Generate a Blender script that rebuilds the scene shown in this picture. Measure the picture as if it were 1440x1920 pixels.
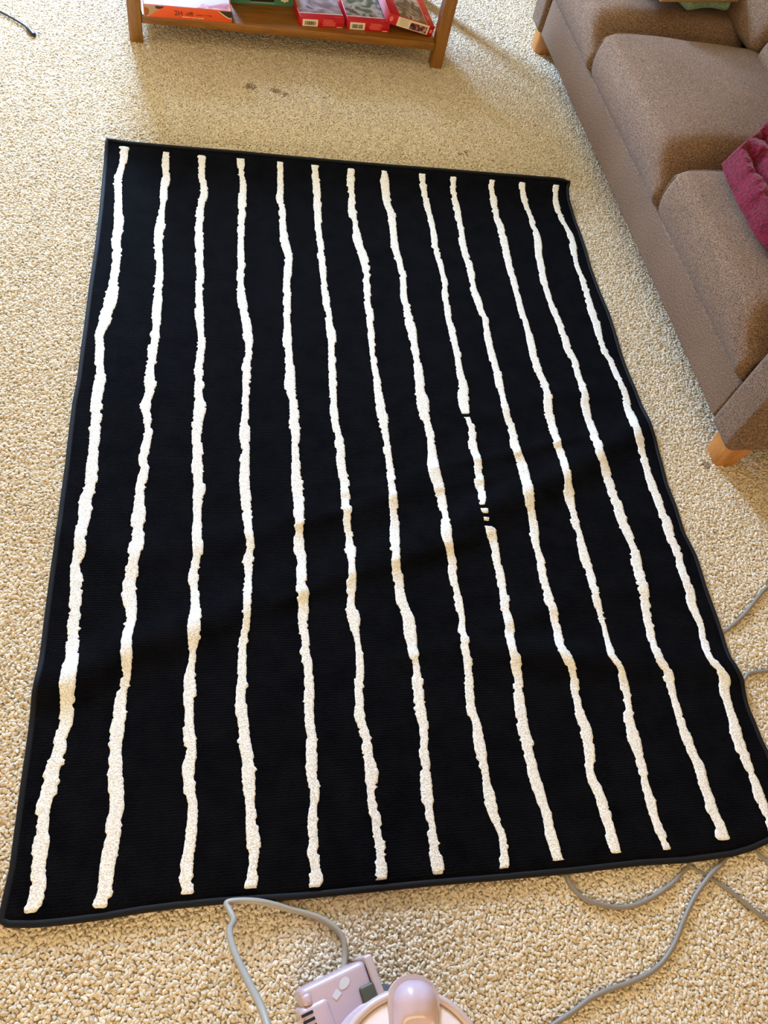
import bpy, bmesh, math, random
from mathutils import Matrix, Vector, noise
random.seed(7)
for o in list(bpy.data.objects): bpy.data.objects.remove(o)
SC = bpy.context.scene
COL = SC.collection

# ------------------------------------------------------------------ camera
cam_data = bpy.data.cameras.new('camera')
cam_data.sensor_fit = 'VERTICAL'; cam_data.sensor_height = 24.0
cam_data.lens = 24.0*1442.0/1920.0
cam_data.clip_start = 0.02; cam_data.clip_end = 60
cam = bpy.data.objects.new('camera', cam_data); COL.objects.link(cam)
RX = (0.9784238, 0.0085322, 0.2064318)      # camera right / down / forward axes, row = world axis
RY = (-0.0994885, -0.8562241, 0.5069342)
RZ = (0.1810771, -0.5165340, -0.8369012)
cam.matrix_world = Matrix(((RX[0], -RX[1], -RX[2], 0.0),
                           (RY[0], -RY[1], -RY[2], 0.0),
                           (RZ[0], -RZ[1], -RZ[2], 1.5),
                           (0, 0, 0, 1)))
SC.camera = cam

# ------------------------------------------------------------------ light and exposure
SC.view_settings.view_transform = 'Standard'
SC.view_settings.look = 'None'
SC.view_settings.gamma = 1.0
SC.view_settings.use_curve_mapping = False
SC.view_settings.exposure = 0.05
world = bpy.data.worlds.new('daylight_sky'); SC.world = world
world.use_nodes = True
wn = world.node_tree.nodes; wn.clear()
wo = wn.new('ShaderNodeOutputWorld'); wb = wn.new('ShaderNodeBackground')
wb.inputs['Color'].default_value = (0.62, 0.78, 1.0, 1); wb.inputs['Strength'].default_value = 0.5
world.node_tree.links.new(wb.outputs[0], wo.inputs[0])

ROOM = dict(x0=-2.7, x1=2.25, y0=-2.2, y1=4.85, z=2.5)
WIN_A = (-0.91, -0.35, 0.85, 2.15)      # far wall window: x0, x1, z0, z1
WIN_B = (2.55, 4.25, 0.80, 2.10)        # left wall window: y0, y1, z0, z1
WIN_C = (-1.9, 0.9, 0.80, 2.10)        # unseen opening added behind the camera for fill: x0, x1, z0, z1

def area(name, loc, direction, sx, sy, power, color, spread=180):
    L = bpy.data.lights.new(name, 'AREA'); L.shape = 'RECTANGLE'; L.size = sx; L.size_y = sy
    L.energy = power; L.color = color; L.spread = math.radians(spread)
    o = bpy.data.objects.new(name, L); COL.objects.link(o)
    o.location = loc; o.rotation_euler = Vector(direction).to_track_quat('-Z', 'Z').to_euler()
    return o
area('daylight_far_window', ((WIN_A[0]+WIN_A[1])/2, ROOM['y1']+0.10, (WIN_A[2]+WIN_A[3])/2), (0, -1, 0),
     WIN_A[1]-WIN_A[0], WIN_A[3]-WIN_A[2], 710, (0.40, 0.62, 1.0))
area('daylight_left_window', (ROOM['x0']-0.10, (WIN_B[0]+WIN_B[1])/2, (WIN_B[2]+WIN_B[3])/2), (1, 0, 0),
     WIN_B[1]-WIN_B[0], WIN_B[3]-WIN_B[2], 8, (0.95, 0.95, 0.95))
area('added_warm_fill_near', ((WIN_C[0]+WIN_C[1])/2, ROOM['y0']-0.10, (WIN_C[2]+WIN_C[3])/2), (0, 1, 0),
     WIN_C[1]-WIN_C[0], WIN_C[3]-WIN_C[2], 68, (1.0, 0.80, 0.50))  # added warm fill from behind the camera, lifts the ambient light

# rug outline and stripes in metres on the floor plan: (x, y) and (x, y, width)
EDGE_LEFT = [(-0.3337,2.1329),(-0.3349,2.0836),(-0.3353,2.0025),(-0.3315,1.8606),(-0.3303,1.7096),(-0.3316,1.5637),(-0.3308,1.4217),(-0.3312,1.3276),(-0.3306,1.252),(-0.3342,1.1858),(-0.3334,1.096),(-0.332,1.005),(-0.3325,0.9106),(-0.3314,0.8387),(-0.3331,0.7638),(-0.333,0.6544),(-0.3308,0.5401),(-0.3344,0.4911),(-0.3342,0.4258),(-0.3343,0.3841),(-0.3349,0.3203),(-0.3347,0.2603),(-0.3344,0.2022),(-0.3386,0.161),(-0.3417,0.1265)]
EDGE_NEAR = [(-0.3417,0.1265),(-0.3313,0.1202),(-0.2868,0.1162),(-0.2443,0.1162),(-0.1872,0.1181),(-0.1295,0.1224),(-0.0695,0.1243),(-0.0092,0.1247),(0.0685,0.123),(0.1444,0.1206),(0.2756,0.1214),(0.3774,0.1218),(0.4965,0.1206),(0.6535,0.1205),(0.7872,0.1229),(0.8851,0.12),(0.9881,0.1236),(1.0326,0.1305),(1.0744,0.1411),(1.106,0.1524),(1.1299,0.1679)]
EDGE_RIGHT = [(1.1084,2.1488),(1.1007,2.1316),(1.0998,2.0945),(1.1069,2.0477),(1.1117,1.965),(1.112,1.8774),(1.1079,1.7854),(1.1106,1.6893),(1.1173,1.5984),(1.1169,1.5307),(1.113,1.4305),(1.1156,1.3334),(1.1211,1.2705),(1.12,1.1765),(1.1261,1.1284),(1.123,1.0592),(1.117,0.9898),(1.1208,0.9222),(1.1176,0.8492),(1.1291,0.7834),(1.1255,0.7038),(1.1282,0.6139),(1.1267,0.5677),(1.1209,0.5156),(1.1263,0.4878),(1.1324,0.4679),(1.1309,0.4356),(1.1294,0.4041),(1.1323,0.377),(1.1348,0.3366),(1.1404,0.3048),(1.1398,0.2587),(1.1357,0.2089),(1.1299,0.1679)]
EDGE_FAR = [(-0.3337,2.1329),(-0.2776,2.1299),(-0.1213,2.1321),(0.0397,2.136),(0.2445,2.1384),(0.4335,2.1416),(0.6726,2.1469),(0.9216,2.1518),(1.0753,2.1546),(1.1084,2.1488)]
STRIPES = {
  1: [(-0.2856,2.1153,0.0236),(-0.2879,2.0656,0.0225),(-0.2976,2.0097,0.0222),(-0.2963,1.97,0.023),(-0.2896,1.8985,0.0226),(-0.2831,1.8215,0.026),(-0.2819,1.7464,0.0255),(-0.2766,1.6744,0.0223),(-0.2761,1.6044,0.021),(-0.2804,1.5364,0.0313),(-0.2851,1.4708,0.029),(-0.2965,1.3967,0.0257),(-0.2896,1.3488,0.0212),(-0.2877,1.2901,0.02),(-0.2832,1.2617,0.0232),(-0.2852,1.2111,0.0237),(-0.2846,1.1567,0.0241),(-0.2833,1.104,0.0237),(-0.2797,1.0529,0.0211),(-0.2801,1.0031,0.0238),(-0.2797,0.9548,0.0235),(-0.2849,0.9171,0.0284),(-0.2851,0.8798,0.0265),(-0.2882,0.8362,0.0216),(-0.2858,0.7935,0.0217),(-0.2909,0.7691,0.02),(-0.2849,0.7316,0.024),(-0.2834,0.6907,0.0188),(-0.2813,0.6586,0.0228),(-0.2819,0.6311,0.0253),(-0.2794,0.5919,0.0226),(-0.2777,0.5507,0.0248),(-0.279,0.5199,0.026),(-0.2772,0.4936,0.0231),(-0.2755,0.4648,0.0218),(-0.2776,0.4289,0.0223),(-0.2807,0.4123,0.0203),(-0.2849,0.3796,0.0263),(-0.2883,0.3541,0.0285),(-0.2917,0.3228,0.0281),(-0.2948,0.2923,0.0236),(-0.2934,0.2622,0.0233),(-0.2932,0.2328,0.0248),(-0.2947,0.2042,0.0239),(-0.2913,0.1759,0.0225),(-0.2901,0.1538,0.0229),(-0.2941,0.1406,0.0239),(-0.2972,0.1315,0.017)],
  2: [(-0.167,2.1119,0.02),(-0.1695,2.0675,0.0209),(-0.1654,2.0206,0.0229),(-0.1696,1.9726,0.0226),(-0.17,1.8913,0.0191),(-0.1724,1.8127,0.0256),(-0.1762,1.7591,0.0253),(-0.1694,1.6862,0.021),(-0.1661,1.6155,0.0216),(-0.167,1.5469,0.0221),(-0.167,1.4807,0.0226),(-0.166,1.4065,0.0213),(-0.1689,1.357,0.0219),(-0.171,1.2972,0.0215),(-0.17,1.2452,0.0254),(-0.1721,1.2057,0.0176),(-0.1769,1.1778,0.0241),(-0.1703,1.1401,0.0173),(-0.1664,1.0978,0.0179),(-0.1695,1.0665,0.0209),(-0.1738,1.0357,0.0183),(-0.1694,1.0058,0.0198),(-0.1735,0.981,0.022),(-0.1763,0.9422,0.0209),(-0.174,0.909,0.02),(-0.1754,0.881,0.0259),(-0.1743,0.8388,0.0248),(-0.1756,0.7924,0.0259),(-0.1794,0.7626,0.0241),(-0.1803,0.7341,0.0232),(-0.1821,0.7053,0.0287),(-0.1761,0.6682,0.0256),(-0.175,0.6389,0.0213),(-0.1799,0.604,0.0225),(-0.1768,0.5683,0.0215),(-0.1739,0.5411,0.0193),(-0.1747,0.5138,0.016),(-0.1808,0.493,0.0186),(-0.182,0.4614,0.0232),(-0.1822,0.4412,0.023),(-0.1851,0.414,0.0247),(-0.1845,0.3838,0.0251),(-0.1823,0.3541,0.0261),(-0.1811,0.3252,0.024),(-0.1778,0.2936,0.0237),(-0.1777,0.2629,0.0259),(-0.1794,0.233,0.022),(-0.1813,0.2068,0.0254),(-0.1827,0.1782,0.0251),(-0.1838,0.1558,0.0231),(-0.1884,0.1396,0.0235),(-0.189,0.13,0.0193)],
  3: [(-0.0677,2.1128,0.0214),(-0.0654,2.0673,0.0203),(-0.0625,2.0198,0.0191),(-0.059,1.9725,0.0211),(-0.0644,1.9304,0.0239),(-0.0678,1.8496,0.0224),(-0.0671,1.7722,0.021),(-0.0655,1.6978,0.0206),(-0.063,1.626,0.0193),(-0.0615,1.5567,0.0189),(-0.0601,1.4898,0.0232),(-0.0554,1.4212,0.0192),(-0.0544,1.3712,0.018),(-0.0593,1.3101,0.0204),(-0.0557,1.2632,0.0193),(-0.0552,1.2229,0.0199),(-0.0544,1.1835,0.03),(-0.0567,1.134,0.0253),(-0.0568,1.0859,0.0208),(-0.0552,1.0339,0.0238),(-0.0525,0.9835,0.0243),(-0.0505,0.949,0.0248),(-0.0536,0.9104,0.0221),(-0.0527,0.8724,0.0196),(-0.053,0.8375,0.0232),(-0.0509,0.7964,0.0213),(-0.0532,0.7629,0.0181),(-0.0575,0.7373,0.0195),(-0.0537,0.7073,0.0171),(-0.0514,0.663,0.0206),(-0.0528,0.6275,0.0259),(-0.0514,0.5973,0.0234),(-0.053,0.569,0.0155),(-0.0566,0.5397,0.0175),(-0.06,0.5102,0.0236),(-0.0575,0.4736,0.022),(-0.0572,0.4379,0.021),(-0.0535,0.4002,0.0215),(-0.0514,0.373,0.0186),(-0.0553,0.3466,0.0257),(-0.0532,0.3171,0.0215),(-0.0481,0.2849,0.0193),(-0.0482,0.2537,0.0191),(-0.0496,0.2233,0.0195),(-0.0521,0.2026,0.02),(-0.0545,0.1793,0.0235),(-0.0545,0.1563,0.0221),(-0.0512,0.139,0.0171)],
  4: [(0.0466,2.1157,0.023),(0.0478,2.0744,0.0175),(0.0526,2.0278,0.0207),(0.0506,1.9469,0.0225),(0.0486,1.865,0.0189),(0.0461,1.7861,0.0185),(0.0462,1.7103,0.0232),(0.0448,1.6372,0.0178),(0.0459,1.5669,0.0224),(0.0517,1.4995,0.022),(0.0615,1.4239,0.0254),(0.0634,1.3796,0.0186),(0.0573,1.3176,0.0201),(0.0554,1.2579,0.0197),(0.0536,1.2,0.0177),(0.0523,1.144,0.0191),(0.0512,1.1058,0.0223),(0.0538,1.0632,0.0187),(0.0501,1.0111,0.0242),(0.0509,0.9606,0.0264),(0.0546,0.9115,0.0227),(0.0553,0.8715,0.0192),(0.0573,0.8358,0.0182),(0.061,0.8056,0.0165),(0.0553,0.7712,0.0218),(0.0548,0.7264,0.0153),(0.053,0.6846,0.0188),(0.0527,0.651,0.0179),(0.0507,0.6208,0.0163),(0.0462,0.5942,0.0162),(0.0424,0.5672,0.0182),(0.0429,0.5364,0.0202),(0.0413,0.5062,0.0207),(0.0397,0.4693,0.0218),(0.0409,0.4403,0.0216),(0.043,0.4302,0.0188),(0.0448,0.402,0.0227),(0.0471,0.3811,0.026),(0.0513,0.3537,0.0251),(0.054,0.3268,0.0256),(0.0554,0.3005,0.0213),(0.0551,0.2684,0.0171),(0.0567,0.2401,0.0202),(0.0586,0.2122,0.0226),(0.0606,0.1939,0.0206),(0.0581,0.1703,0.0178),(0.0569,0.1528,0.0209),(0.0536,0.1387,0.017)],
  5: [(0.1621,2.118,0.0213),(0.1634,2.0688,0.0201),(0.1614,1.9797,0.0199),(0.1655,1.9216,0.0197),(0.1649,1.8402,0.0203),(0.171,1.7703,0.0263),(0.1766,1.7251,0.0229),(0.1718,1.6504,0.0215),(0.1672,1.5785,0.019),(0.1648,1.5094,0.0187),(0.1654,1.4847,0.0176),(0.163,1.4189,0.0231),(0.1655,1.3556,0.0217),(0.1646,1.2941,0.0232),(0.1628,1.2581,0.0267),(0.1681,1.2173,0.02),(0.1701,1.1772,0.0225),(0.1703,1.1379,0.0241),(0.1685,1.0938,0.0185),(0.1675,1.0561,0.0192),(0.1688,1.0141,0.0207),(0.1677,0.9882,0.0265),(0.1705,0.9373,0.0252),(0.1692,0.8835,0.0238),(0.1666,0.8381,0.0197),(0.1681,0.8023,0.0234),(0.1678,0.7644,0.0198),(0.1663,0.7261,0.0204),(0.1685,0.6873,0.0253),(0.1698,0.6606,0.0202),(0.1676,0.6362,0.0192),(0.1677,0.5953,0.0167),(0.1688,0.5633,0.0195),(0.1732,0.5317,0.0216),(0.1724,0.501,0.0177),(0.1695,0.471,0.0211),(0.1689,0.4451,0.0202),(0.1689,0.4161,0.0214),(0.1726,0.3839,0.0212),(0.1709,0.3528,0.0196),(0.1697,0.3223,0.0208),(0.1719,0.2988,0.0199),(0.1695,0.2728,0.0177),(0.1661,0.241,0.0202),(0.1665,0.2158,0.0173),(0.1635,0.1914,0.0205),(0.1644,0.1641,0.017),(0.1675,0.1431,0.0208),(0.1637,0.1316,0.0162)],
  6: [(0.2683,2.1194,0.0228),(0.2725,2.0717,0.0217),(0.2731,1.9997,0.0216),(0.2694,1.9233,0.0212),(0.2685,1.8413,0.0219),(0.2703,1.7626,0.0204),(0.2685,1.6864,0.0211),(0.2718,1.6135,0.0186),(0.2751,1.5432,0.0193),(0.277,1.4942,0.0181),(0.2786,1.4278,0.0208),(0.2749,1.3632,0.0185),(0.2732,1.3008,0.0201),(0.2716,1.2404,0.0207),(0.2686,1.1818,0.0212),(0.2718,1.1478,0.0192),(0.2751,1.0977,0.0199),(0.2753,1.0434,0.0187),(0.2785,0.9907,0.0202),(0.2773,0.9365,0.0216),(0.277,0.8842,0.0197),(0.2786,0.8395,0.0185),(0.2782,0.8008,0.023),(0.2783,0.7608,0.0186),(0.2769,0.7254,0.0213),(0.274,0.6932,0.0185),(0.2702,0.6679,0.0199),(0.273,0.6382,0.0244),(0.2758,0.6006,0.0179),(0.2777,0.5679,0.017),(0.2769,0.536,0.0191),(0.2736,0.4971,0.0173),(0.2715,0.4592,0.0171),(0.2672,0.4295,0.0199),(0.2722,0.411,0.0205),(0.2777,0.382,0.0189),(0.2788,0.3537,0.0202),(0.2834,0.3326,0.0215),(0.2809,0.3054,0.0206),(0.2791,0.2787,0.0169),(0.2794,0.2524,0.0181),(0.2819,0.2264,0.0179),(0.2839,0.2009,0.0198),(0.2849,0.176,0.019),(0.2842,0.1515,0.0195),(0.2824,0.1336,0.0187)],
  7: [(0.3811,2.1208,0.021),(0.3785,2.0707,0.0233),(0.3789,2.0139,0.0186),(0.376,1.9463,0.0253),(0.3803,1.8966,0.0204),(0.3818,1.8153,0.0256),(0.3941,1.7383,0.0219),(0.3946,1.6775,0.0205),(0.389,1.6035,0.0212),(0.3898,1.5327,0.0187),(0.3892,1.5039,0.0186),(0.387,1.4363,0.0193),(0.3839,1.3709,0.017),(0.3858,1.3079,0.0177),(0.3867,1.2468,0.0213),(0.3894,1.1876,0.0247),(0.3918,1.1415,0.0216),(0.393,1.0853,0.0185),(0.3927,1.0305,0.0191),(0.3899,0.9734,0.0188),(0.3879,0.9218,0.0208),(0.3869,0.8753,0.0209),(0.3822,0.8388,0.0203),(0.3795,0.7966,0.0199),(0.375,0.7593,0.0247),(0.3785,0.7272,0.0218),(0.3804,0.6968,0.0215),(0.3831,0.666,0.0245),(0.3909,0.6357,0.0235),(0.3916,0.5976,0.0241),(0.392,0.564,0.0188),(0.3952,0.5239,0.0189),(0.3952,0.4925,0.021),(0.3925,0.4616,0.0207),(0.3929,0.4349,0.0229),(0.3956,0.405,0.0174),(0.3937,0.3759,0.0179),(0.3892,0.3475,0.017),(0.3882,0.3195,0.0176),(0.3875,0.2921,0.0218),(0.3856,0.2585,0.0215),(0.3873,0.2255,0.0177),(0.3874,0.1997,0.019),(0.3861,0.1744,0.0202),(0.388,0.1525,0.0228),(0.3882,0.1341,0.0186)],
  8: [(0.485,2.1244,0.019),(0.485,2.0887,0.0249),(0.4882,2.0123,0.0273),(0.495,1.954,0.0259),(0.4945,1.8864,0.022),(0.4909,1.8125,0.0251),(0.4961,1.7498,0.0225),(0.5011,1.6737,0.0177),(0.4962,1.5994,0.0217),(0.4985,1.5284,0.0224),(0.5002,1.4859,0.0264),(0.5014,1.4319,0.0208),(0.502,1.3792,0.0216),(0.5017,1.3278,0.0223),(0.499,1.2714,0.0259),(0.5,1.2287,0.0316),(0.5006,1.1811,0.0244),(0.507,1.1347,0.0202),(0.5035,1.0778,0.0208),(0.4983,1.0179,0.0287),(0.5057,0.9658,0.0268),(0.5077,0.9271,0.0226),(0.508,0.883,0.017),(0.5028,0.833,0.0244),(0.5068,0.7975,0.0184),(0.5095,0.7681,0.0167),(0.5071,0.7361,0.019),(0.508,0.6996,0.0179),(0.5107,0.6683,0.0186),(0.5102,0.6331,0.0175),(0.507,0.598,0.0167),(0.5068,0.5595,0.0178),(0.5072,0.5276,0.0165),(0.5041,0.4883,0.0183),(0.5009,0.461,0.0205),(0.499,0.4302,0.018),(0.5045,0.3998,0.0202),(0.5045,0.3702,0.0223),(0.5042,0.3412,0.0228),(0.5062,0.3127,0.0181),(0.5066,0.2847,0.0202),(0.5078,0.2572,0.023),(0.5074,0.2304,0.0198),(0.519,0.191,0.0182),(0.5182,0.1653,0.018),(0.5173,0.1432,0.0157),(0.5142,0.1341,0.0157)],
  9: [(0.6076,2.1268,0.0218),(0.6093,2.0829,0.0206),(0.6139,2.0278,0.0206),(0.6163,1.9703,0.017),(0.6194,1.8855,0.019),(0.616,1.8192,0.0199),(0.6195,1.7636,0.0162),(0.6219,1.6863,0.0182),(0.6165,1.6109,0.0189),(0.613,1.5384,0.0197),(0.6169,1.4679,0.0215),(0.6182,1.4139,0.0202),(0.6175,1.3481,0.0219),(0.6182,1.2907,0.0257),(0.6117,1.2404,0.0292),(0.6114,1.1918,0.0191)],
  91: [(0.6113,1.1848,0.0144),(0.6148,1.1618,0.0185),(0.6176,1.139,0.0197),(0.6126,1.0807,0.0222),(0.6124,1.0227,0.0202),(0.6102,0.9794,0.0239),(0.6097,0.9519,0.0142),(0.6037,0.9206,0.0174),(0.6018,0.9088,0.0133)],
  92: [(0.6041,0.9022,0.0198),(0.6039,0.8931,0.0185),(0.6033,0.8859,0.0113)],
  93: [(0.6055,0.8801,0.0125),(0.6052,0.8687,0.0136)],
  94: [(0.6089,0.8584,0.0211),(0.615,0.8385,0.0288),(0.6166,0.8019,0.0208),(0.6163,0.7636,0.0178),(0.6172,0.7212,0.0185),(0.614,0.6742,0.0226),(0.6114,0.6429,0.019),(0.6114,0.5992,0.0216),(0.607,0.5625,0.0206),(0.6107,0.5298,0.025),(0.6103,0.493,0.0188),(0.6065,0.4537,0.021),(0.6028,0.4152,0.0208),(0.6012,0.3774,0.0213),(0.6038,0.3514,0.0258),(0.6056,0.3222,0.0202),(0.6078,0.29,0.0231),(0.6108,0.255,0.0205),(0.6167,0.2205,0.0211),(0.6161,0.1872,0.0216),(0.6196,0.1609,0.0207),(0.6226,0.1382,0.0198)],
  10: [(0.7102,2.128,0.0197),(0.7073,2.093,0.0173),(0.71,2.039,0.021),(0.7116,1.983,0.0223),(0.7088,1.8966,0.0206),(0.7049,1.8133,0.0214),(0.7109,1.7579,0.0188),(0.7092,1.6953,0.0197),(0.7099,1.6347,0.0217),(0.7156,1.5763,0.0203),(0.7207,1.5324,0.0201),(0.7182,1.4621,0.0187),(0.7196,1.3944,0.0216),(0.7219,1.3289,0.0202),(0.7212,1.2645,0.0197),(0.7217,1.2008,0.0199),(0.7277,1.1433,0.0222),(0.7222,1.079,0.0206),(0.7301,1.0373,0.0241),(0.7267,0.9874,0.0214),(0.7249,0.9374,0.0262),(0.7245,0.8924,0.0225),(0.7231,0.8419,0.0243),(0.7206,0.802,0.0194),(0.7224,0.7535,0.0191),(0.7198,0.7154,0.0162),(0.7201,0.6727,0.0205),(0.7227,0.6406,0.0209),(0.7241,0.5976,0.0192),(0.7193,0.5598,0.0218),(0.7262,0.5327,0.0213),(0.7335,0.5095,0.0193),(0.7363,0.4879,0.0168),(0.7333,0.4645,0.0193),(0.733,0.4367,0.0183),(0.7317,0.4093,0.0198),(0.7364,0.3783,0.0245),(0.7339,0.352,0.0243),(0.7305,0.3225,0.0224),(0.7263,0.3009,0.0191),(0.7267,0.2758,0.0221),(0.7332,0.2471,0.0204),(0.7358,0.2192,0.0248),(0.7383,0.1919,0.0177),(0.7396,0.165,0.0214),(0.7421,0.1418,0.0174)],
  11: [(0.8407,2.1298,0.0189),(0.8357,2.1056,0.0176),(0.8388,2.0672,0.0227),(0.8389,1.9994,0.0203),(0.8419,1.9388,0.0226),(0.8404,1.8537,0.0222),(0.8397,1.7879,0.0231),(0.8378,1.7084,0.0191),(0.8391,1.647,0.02),(0.8407,1.5582,0.0219),(0.8432,1.5427,0.0207),(0.8426,1.4717,0.0215),(0.8409,1.4028,0.0222),(0.841,1.3823,0.0221),(0.8476,1.3297,0.024),(0.8507,1.2758,0.0233),(0.8434,1.2204,0.0267),(0.8405,1.1709,0.0228),(0.8374,1.1102,0.0208),(0.8427,1.0662,0.0216),(0.8379,1.0135,0.0228),(0.8358,0.9836,0.0224),(0.8359,0.9561,0.0292),(0.8354,0.9159,0.0217),(0.8348,0.8637,0.0202),(0.8376,0.8423,0.0163),(0.835,0.792,0.0236),(0.8375,0.743,0.0205),(0.8361,0.6937,0.0198),(0.8364,0.6486,0.0191),(0.837,0.6042,0.0161),(0.836,0.568,0.0161),(0.8323,0.535,0.018),(0.8448,0.5058,0.0187),(0.85,0.4836,0.0193),(0.8491,0.4519,0.0215),(0.8467,0.42,0.0187),(0.8408,0.3966,0.0236),(0.8388,0.3657,0.0276),(0.8384,0.3353,0.0232),(0.84,0.3165,0.0181),(0.8407,0.2906,0.0171),(0.8383,0.2618,0.0194),(0.8406,0.2262,0.0224),(0.8414,0.1983,0.0182),(0.8439,0.1674,0.018),(0.8477,0.1387,0.014)],
  12: [(0.9415,2.1321,0.0218),(0.942,2.0971,0.0193),(0.9484,2.0507,0.0193),(0.9548,1.9881,0.0181),(0.9575,1.9097,0.0204),(0.9479,1.8366,0.0226),(0.9399,1.7383,0.022),(0.9363,1.6676,0.0205),(0.9392,1.6147,0.0202),(0.945,1.5559,0.0176),(0.9501,1.5057,0.0209),(0.9499,1.4422,0.0241),(0.9594,1.3901,0.0204),(0.9588,1.336,0.0223),(0.9587,1.2791,0.0222),(0.9533,1.2318,0.0252),(0.9501,1.1822,0.0245),(0.9484,1.1278,0.0223),(0.946,1.0741,0.026),(0.9518,1.0447,0.0255),(0.9533,1.0047,0.0266),(0.9563,0.9611,0.0254),(0.9594,0.9176,0.0271),(0.9599,0.8749,0.0278),(0.9629,0.8428,0.0236),(0.9683,0.8019,0.0224),(0.9636,0.7568,0.0269),(0.9613,0.7112,0.0257),(0.9568,0.6695,0.0238),(0.9517,0.6334,0.0214),(0.9486,0.5926,0.0229),(0.9439,0.556,0.0199),(0.9464,0.5201,0.0199),(0.9563,0.4995,0.0225),(0.9586,0.4803,0.024),(0.9566,0.4478,0.0194),(0.9564,0.4153,0.0183),(0.957,0.3834,0.0199),(0.9597,0.3519,0.0197),(0.9624,0.3211,0.0229),(0.9672,0.2907,0.0253),(0.9655,0.2613,0.0217),(0.9681,0.2321,0.0215),(0.9706,0.2035,0.0246),(0.9771,0.175,0.0228),(0.975,0.1579,0.0299),(0.9768,0.1459,0.0242)],
  13: [(1.0596,2.1339,0.0222),(1.054,2.0918,0.0183),(1.0568,2.0511,0.0197),(1.0648,1.9971,0.0185),(1.0741,1.9365,0.021),(1.0699,1.8587,0.0219),(1.0643,1.7998,0.0191),(1.0668,1.7352,0.0188),(1.0663,1.6721,0.021),(1.0633,1.6106,0.0219),(1.0658,1.5511,0.0253),(1.0624,1.4927,0.0202),(1.0631,1.4361,0.0211),(1.0728,1.3973,0.0197),(1.0778,1.3419,0.0205),(1.0812,1.2886,0.0208),(1.0783,1.2375,0.0218),(1.0741,1.1786,0.0241),(1.0744,1.1297,0.0276),(1.0763,1.0884,0.0226),(1.0738,1.0427,0.0192),(1.0736,0.9968,0.0252),(1.0753,0.9519,0.0239),(1.077,0.908,0.0226),(1.0787,0.8651,0.0264),(1.0762,0.8432,0.0222),(1.081,0.7915,0.0229),(1.0783,0.7406,0.0225),(1.0791,0.6918,0.0225),(1.0753,0.6638,0.0241),(1.0763,0.6264,0.0191),(1.0806,0.5987,0.0189),(1.0743,0.5669,0.0188),(1.0696,0.5338,0.0157),(1.0748,0.5059,0.0175),(1.0842,0.4889,0.0169),(1.0899,0.4737,0.0237),(1.0854,0.4424,0.024),(1.0832,0.4098,0.0197),(1.0831,0.3775,0.024),(1.0768,0.3461,0.029),(1.0797,0.3148,0.0261),(1.0808,0.2842,0.019),(1.0858,0.254,0.0171),(1.0851,0.2246,0.0221),(1.0872,0.2028,0.0202),(1.0893,0.1812,0.0168),(1.0906,0.16,0.0166),(1.0921,0.146,0.0191)],
}
RIDGES = [([(-0.319, 0.517),(-0.277, 0.521),(-0.176, 0.581),(-0.051, 0.623),(0.044, 0.662),(0.172, 0.721),(0.278, 0.752),(0.38, 0.784),(0.513, 0.839),(0.603, 0.898),(0.848, 1.017),(0.968, 1.095),(1.098, 1.169),(1.186, 1.218)], 0.018, 0.03),([(-0.32, 0.837),(-0.186, 0.78),(-0.055, 0.812),(0.061, 0.838),(0.168, 0.879),(0.28, 0.894),(0.395, 0.947),(0.513, 1.009),(0.62, 1.036),(0.74, 1.079),(0.852, 1.125)], 0.009, 0.026),([(0.647, 1.194),(0.853, 1.263),(0.966, 1.281),(1.139, 1.329)], 0.006, 0.024),([(0.539, 0.56),(0.656, 0.544),(0.837, 0.523),(0.967, 0.526),(1.08, 0.507),(1.151, 0.483)], 0.014, 0.026),([(0.269, 0.945),(0.4, 0.987),(0.524, 1.03),(0.71, 1.07),(0.896, 1.123),(0.982, 1.164)], 0.005, 0.008),([(0.167, 0.859),(0.342, 0.924),(0.612, 0.988),(0.774, 1.036)], 0.004, 0.008),([(0.115, 0.672),(0.253, 0.726),(0.452, 0.791),(0.669, 0.862)], 0.004, 0.009),([(0.351, 0.537),(0.482, 0.574),(0.622, 0.619),(0.756, 0.655)], 0.004, 0.01),([(0.63, 0.657),(0.76, 0.674),(0.897, 0.692),(1.098, 0.718)], 0.005, 0.024)]
CURL_Y, CURL_W, CURL_A = 2.145, 0.16, 0.040
def rug_h(x, y):
    """height of the rug's underside above the carpet: soft folds, a cord ridge and the curled far edge"""
    h = 0.008 + 0.0010*math.sin(3.1*x+1.3*y) + 0.0008*math.sin(5.3*y-2.0*x)
    for pts, amp, sig in RIDGES:
        best = 1e9; bt = 0.0
        n = len(pts)-1
        for i in range(n):
            ax, ay = pts[i]; bx_, by_ = pts[i+1]
            dx, dy = bx_-ax, by_-ay
            t = max(0.0, min(1.0, ((x-ax)*dx+(y-ay)*dy)/(dx*dx+dy*dy)))
            d = (x-ax-t*dx)**2+(y-ay-t*dy)**2
            if d < best: best = d; bt = (i+t)/n
        if best < (4*sig)**2:
            h += amp*math.exp(-best/(2*sig*sig))*(0.75+0.25*math.sin(9*bt+amp*400))
    c = (y-(CURL_Y-CURL_W))/CURL_W
    if c > 0: h += CURL_A*min(c, 1.3)**2
    return h

# ------------------------------------------------------------------ helpers
def srgb(r, g, b):
    f = lambda c: (c/255/12.92) if c/255 <= 0.04045 else ((c/255+0.055)/1.055)**2.4
    return (f(r), f(g), f(b), 1.0)

def new_mat(name):
    m = bpy.data.materials.new(name); m.use_nodes = True
    nt = m.node_tree; b = nt.nodes['Principled BSDF']
    return m, nt, b

def N(nt, kind, **kw):
    n = nt.nodes.new(kind)
    for k, v in kw.items():
        if k in n.inputs.keys() if isinstance(k, str) else False: n.inputs[k].default_value = v
        else: setattr(n, k, v)
    return n

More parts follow.
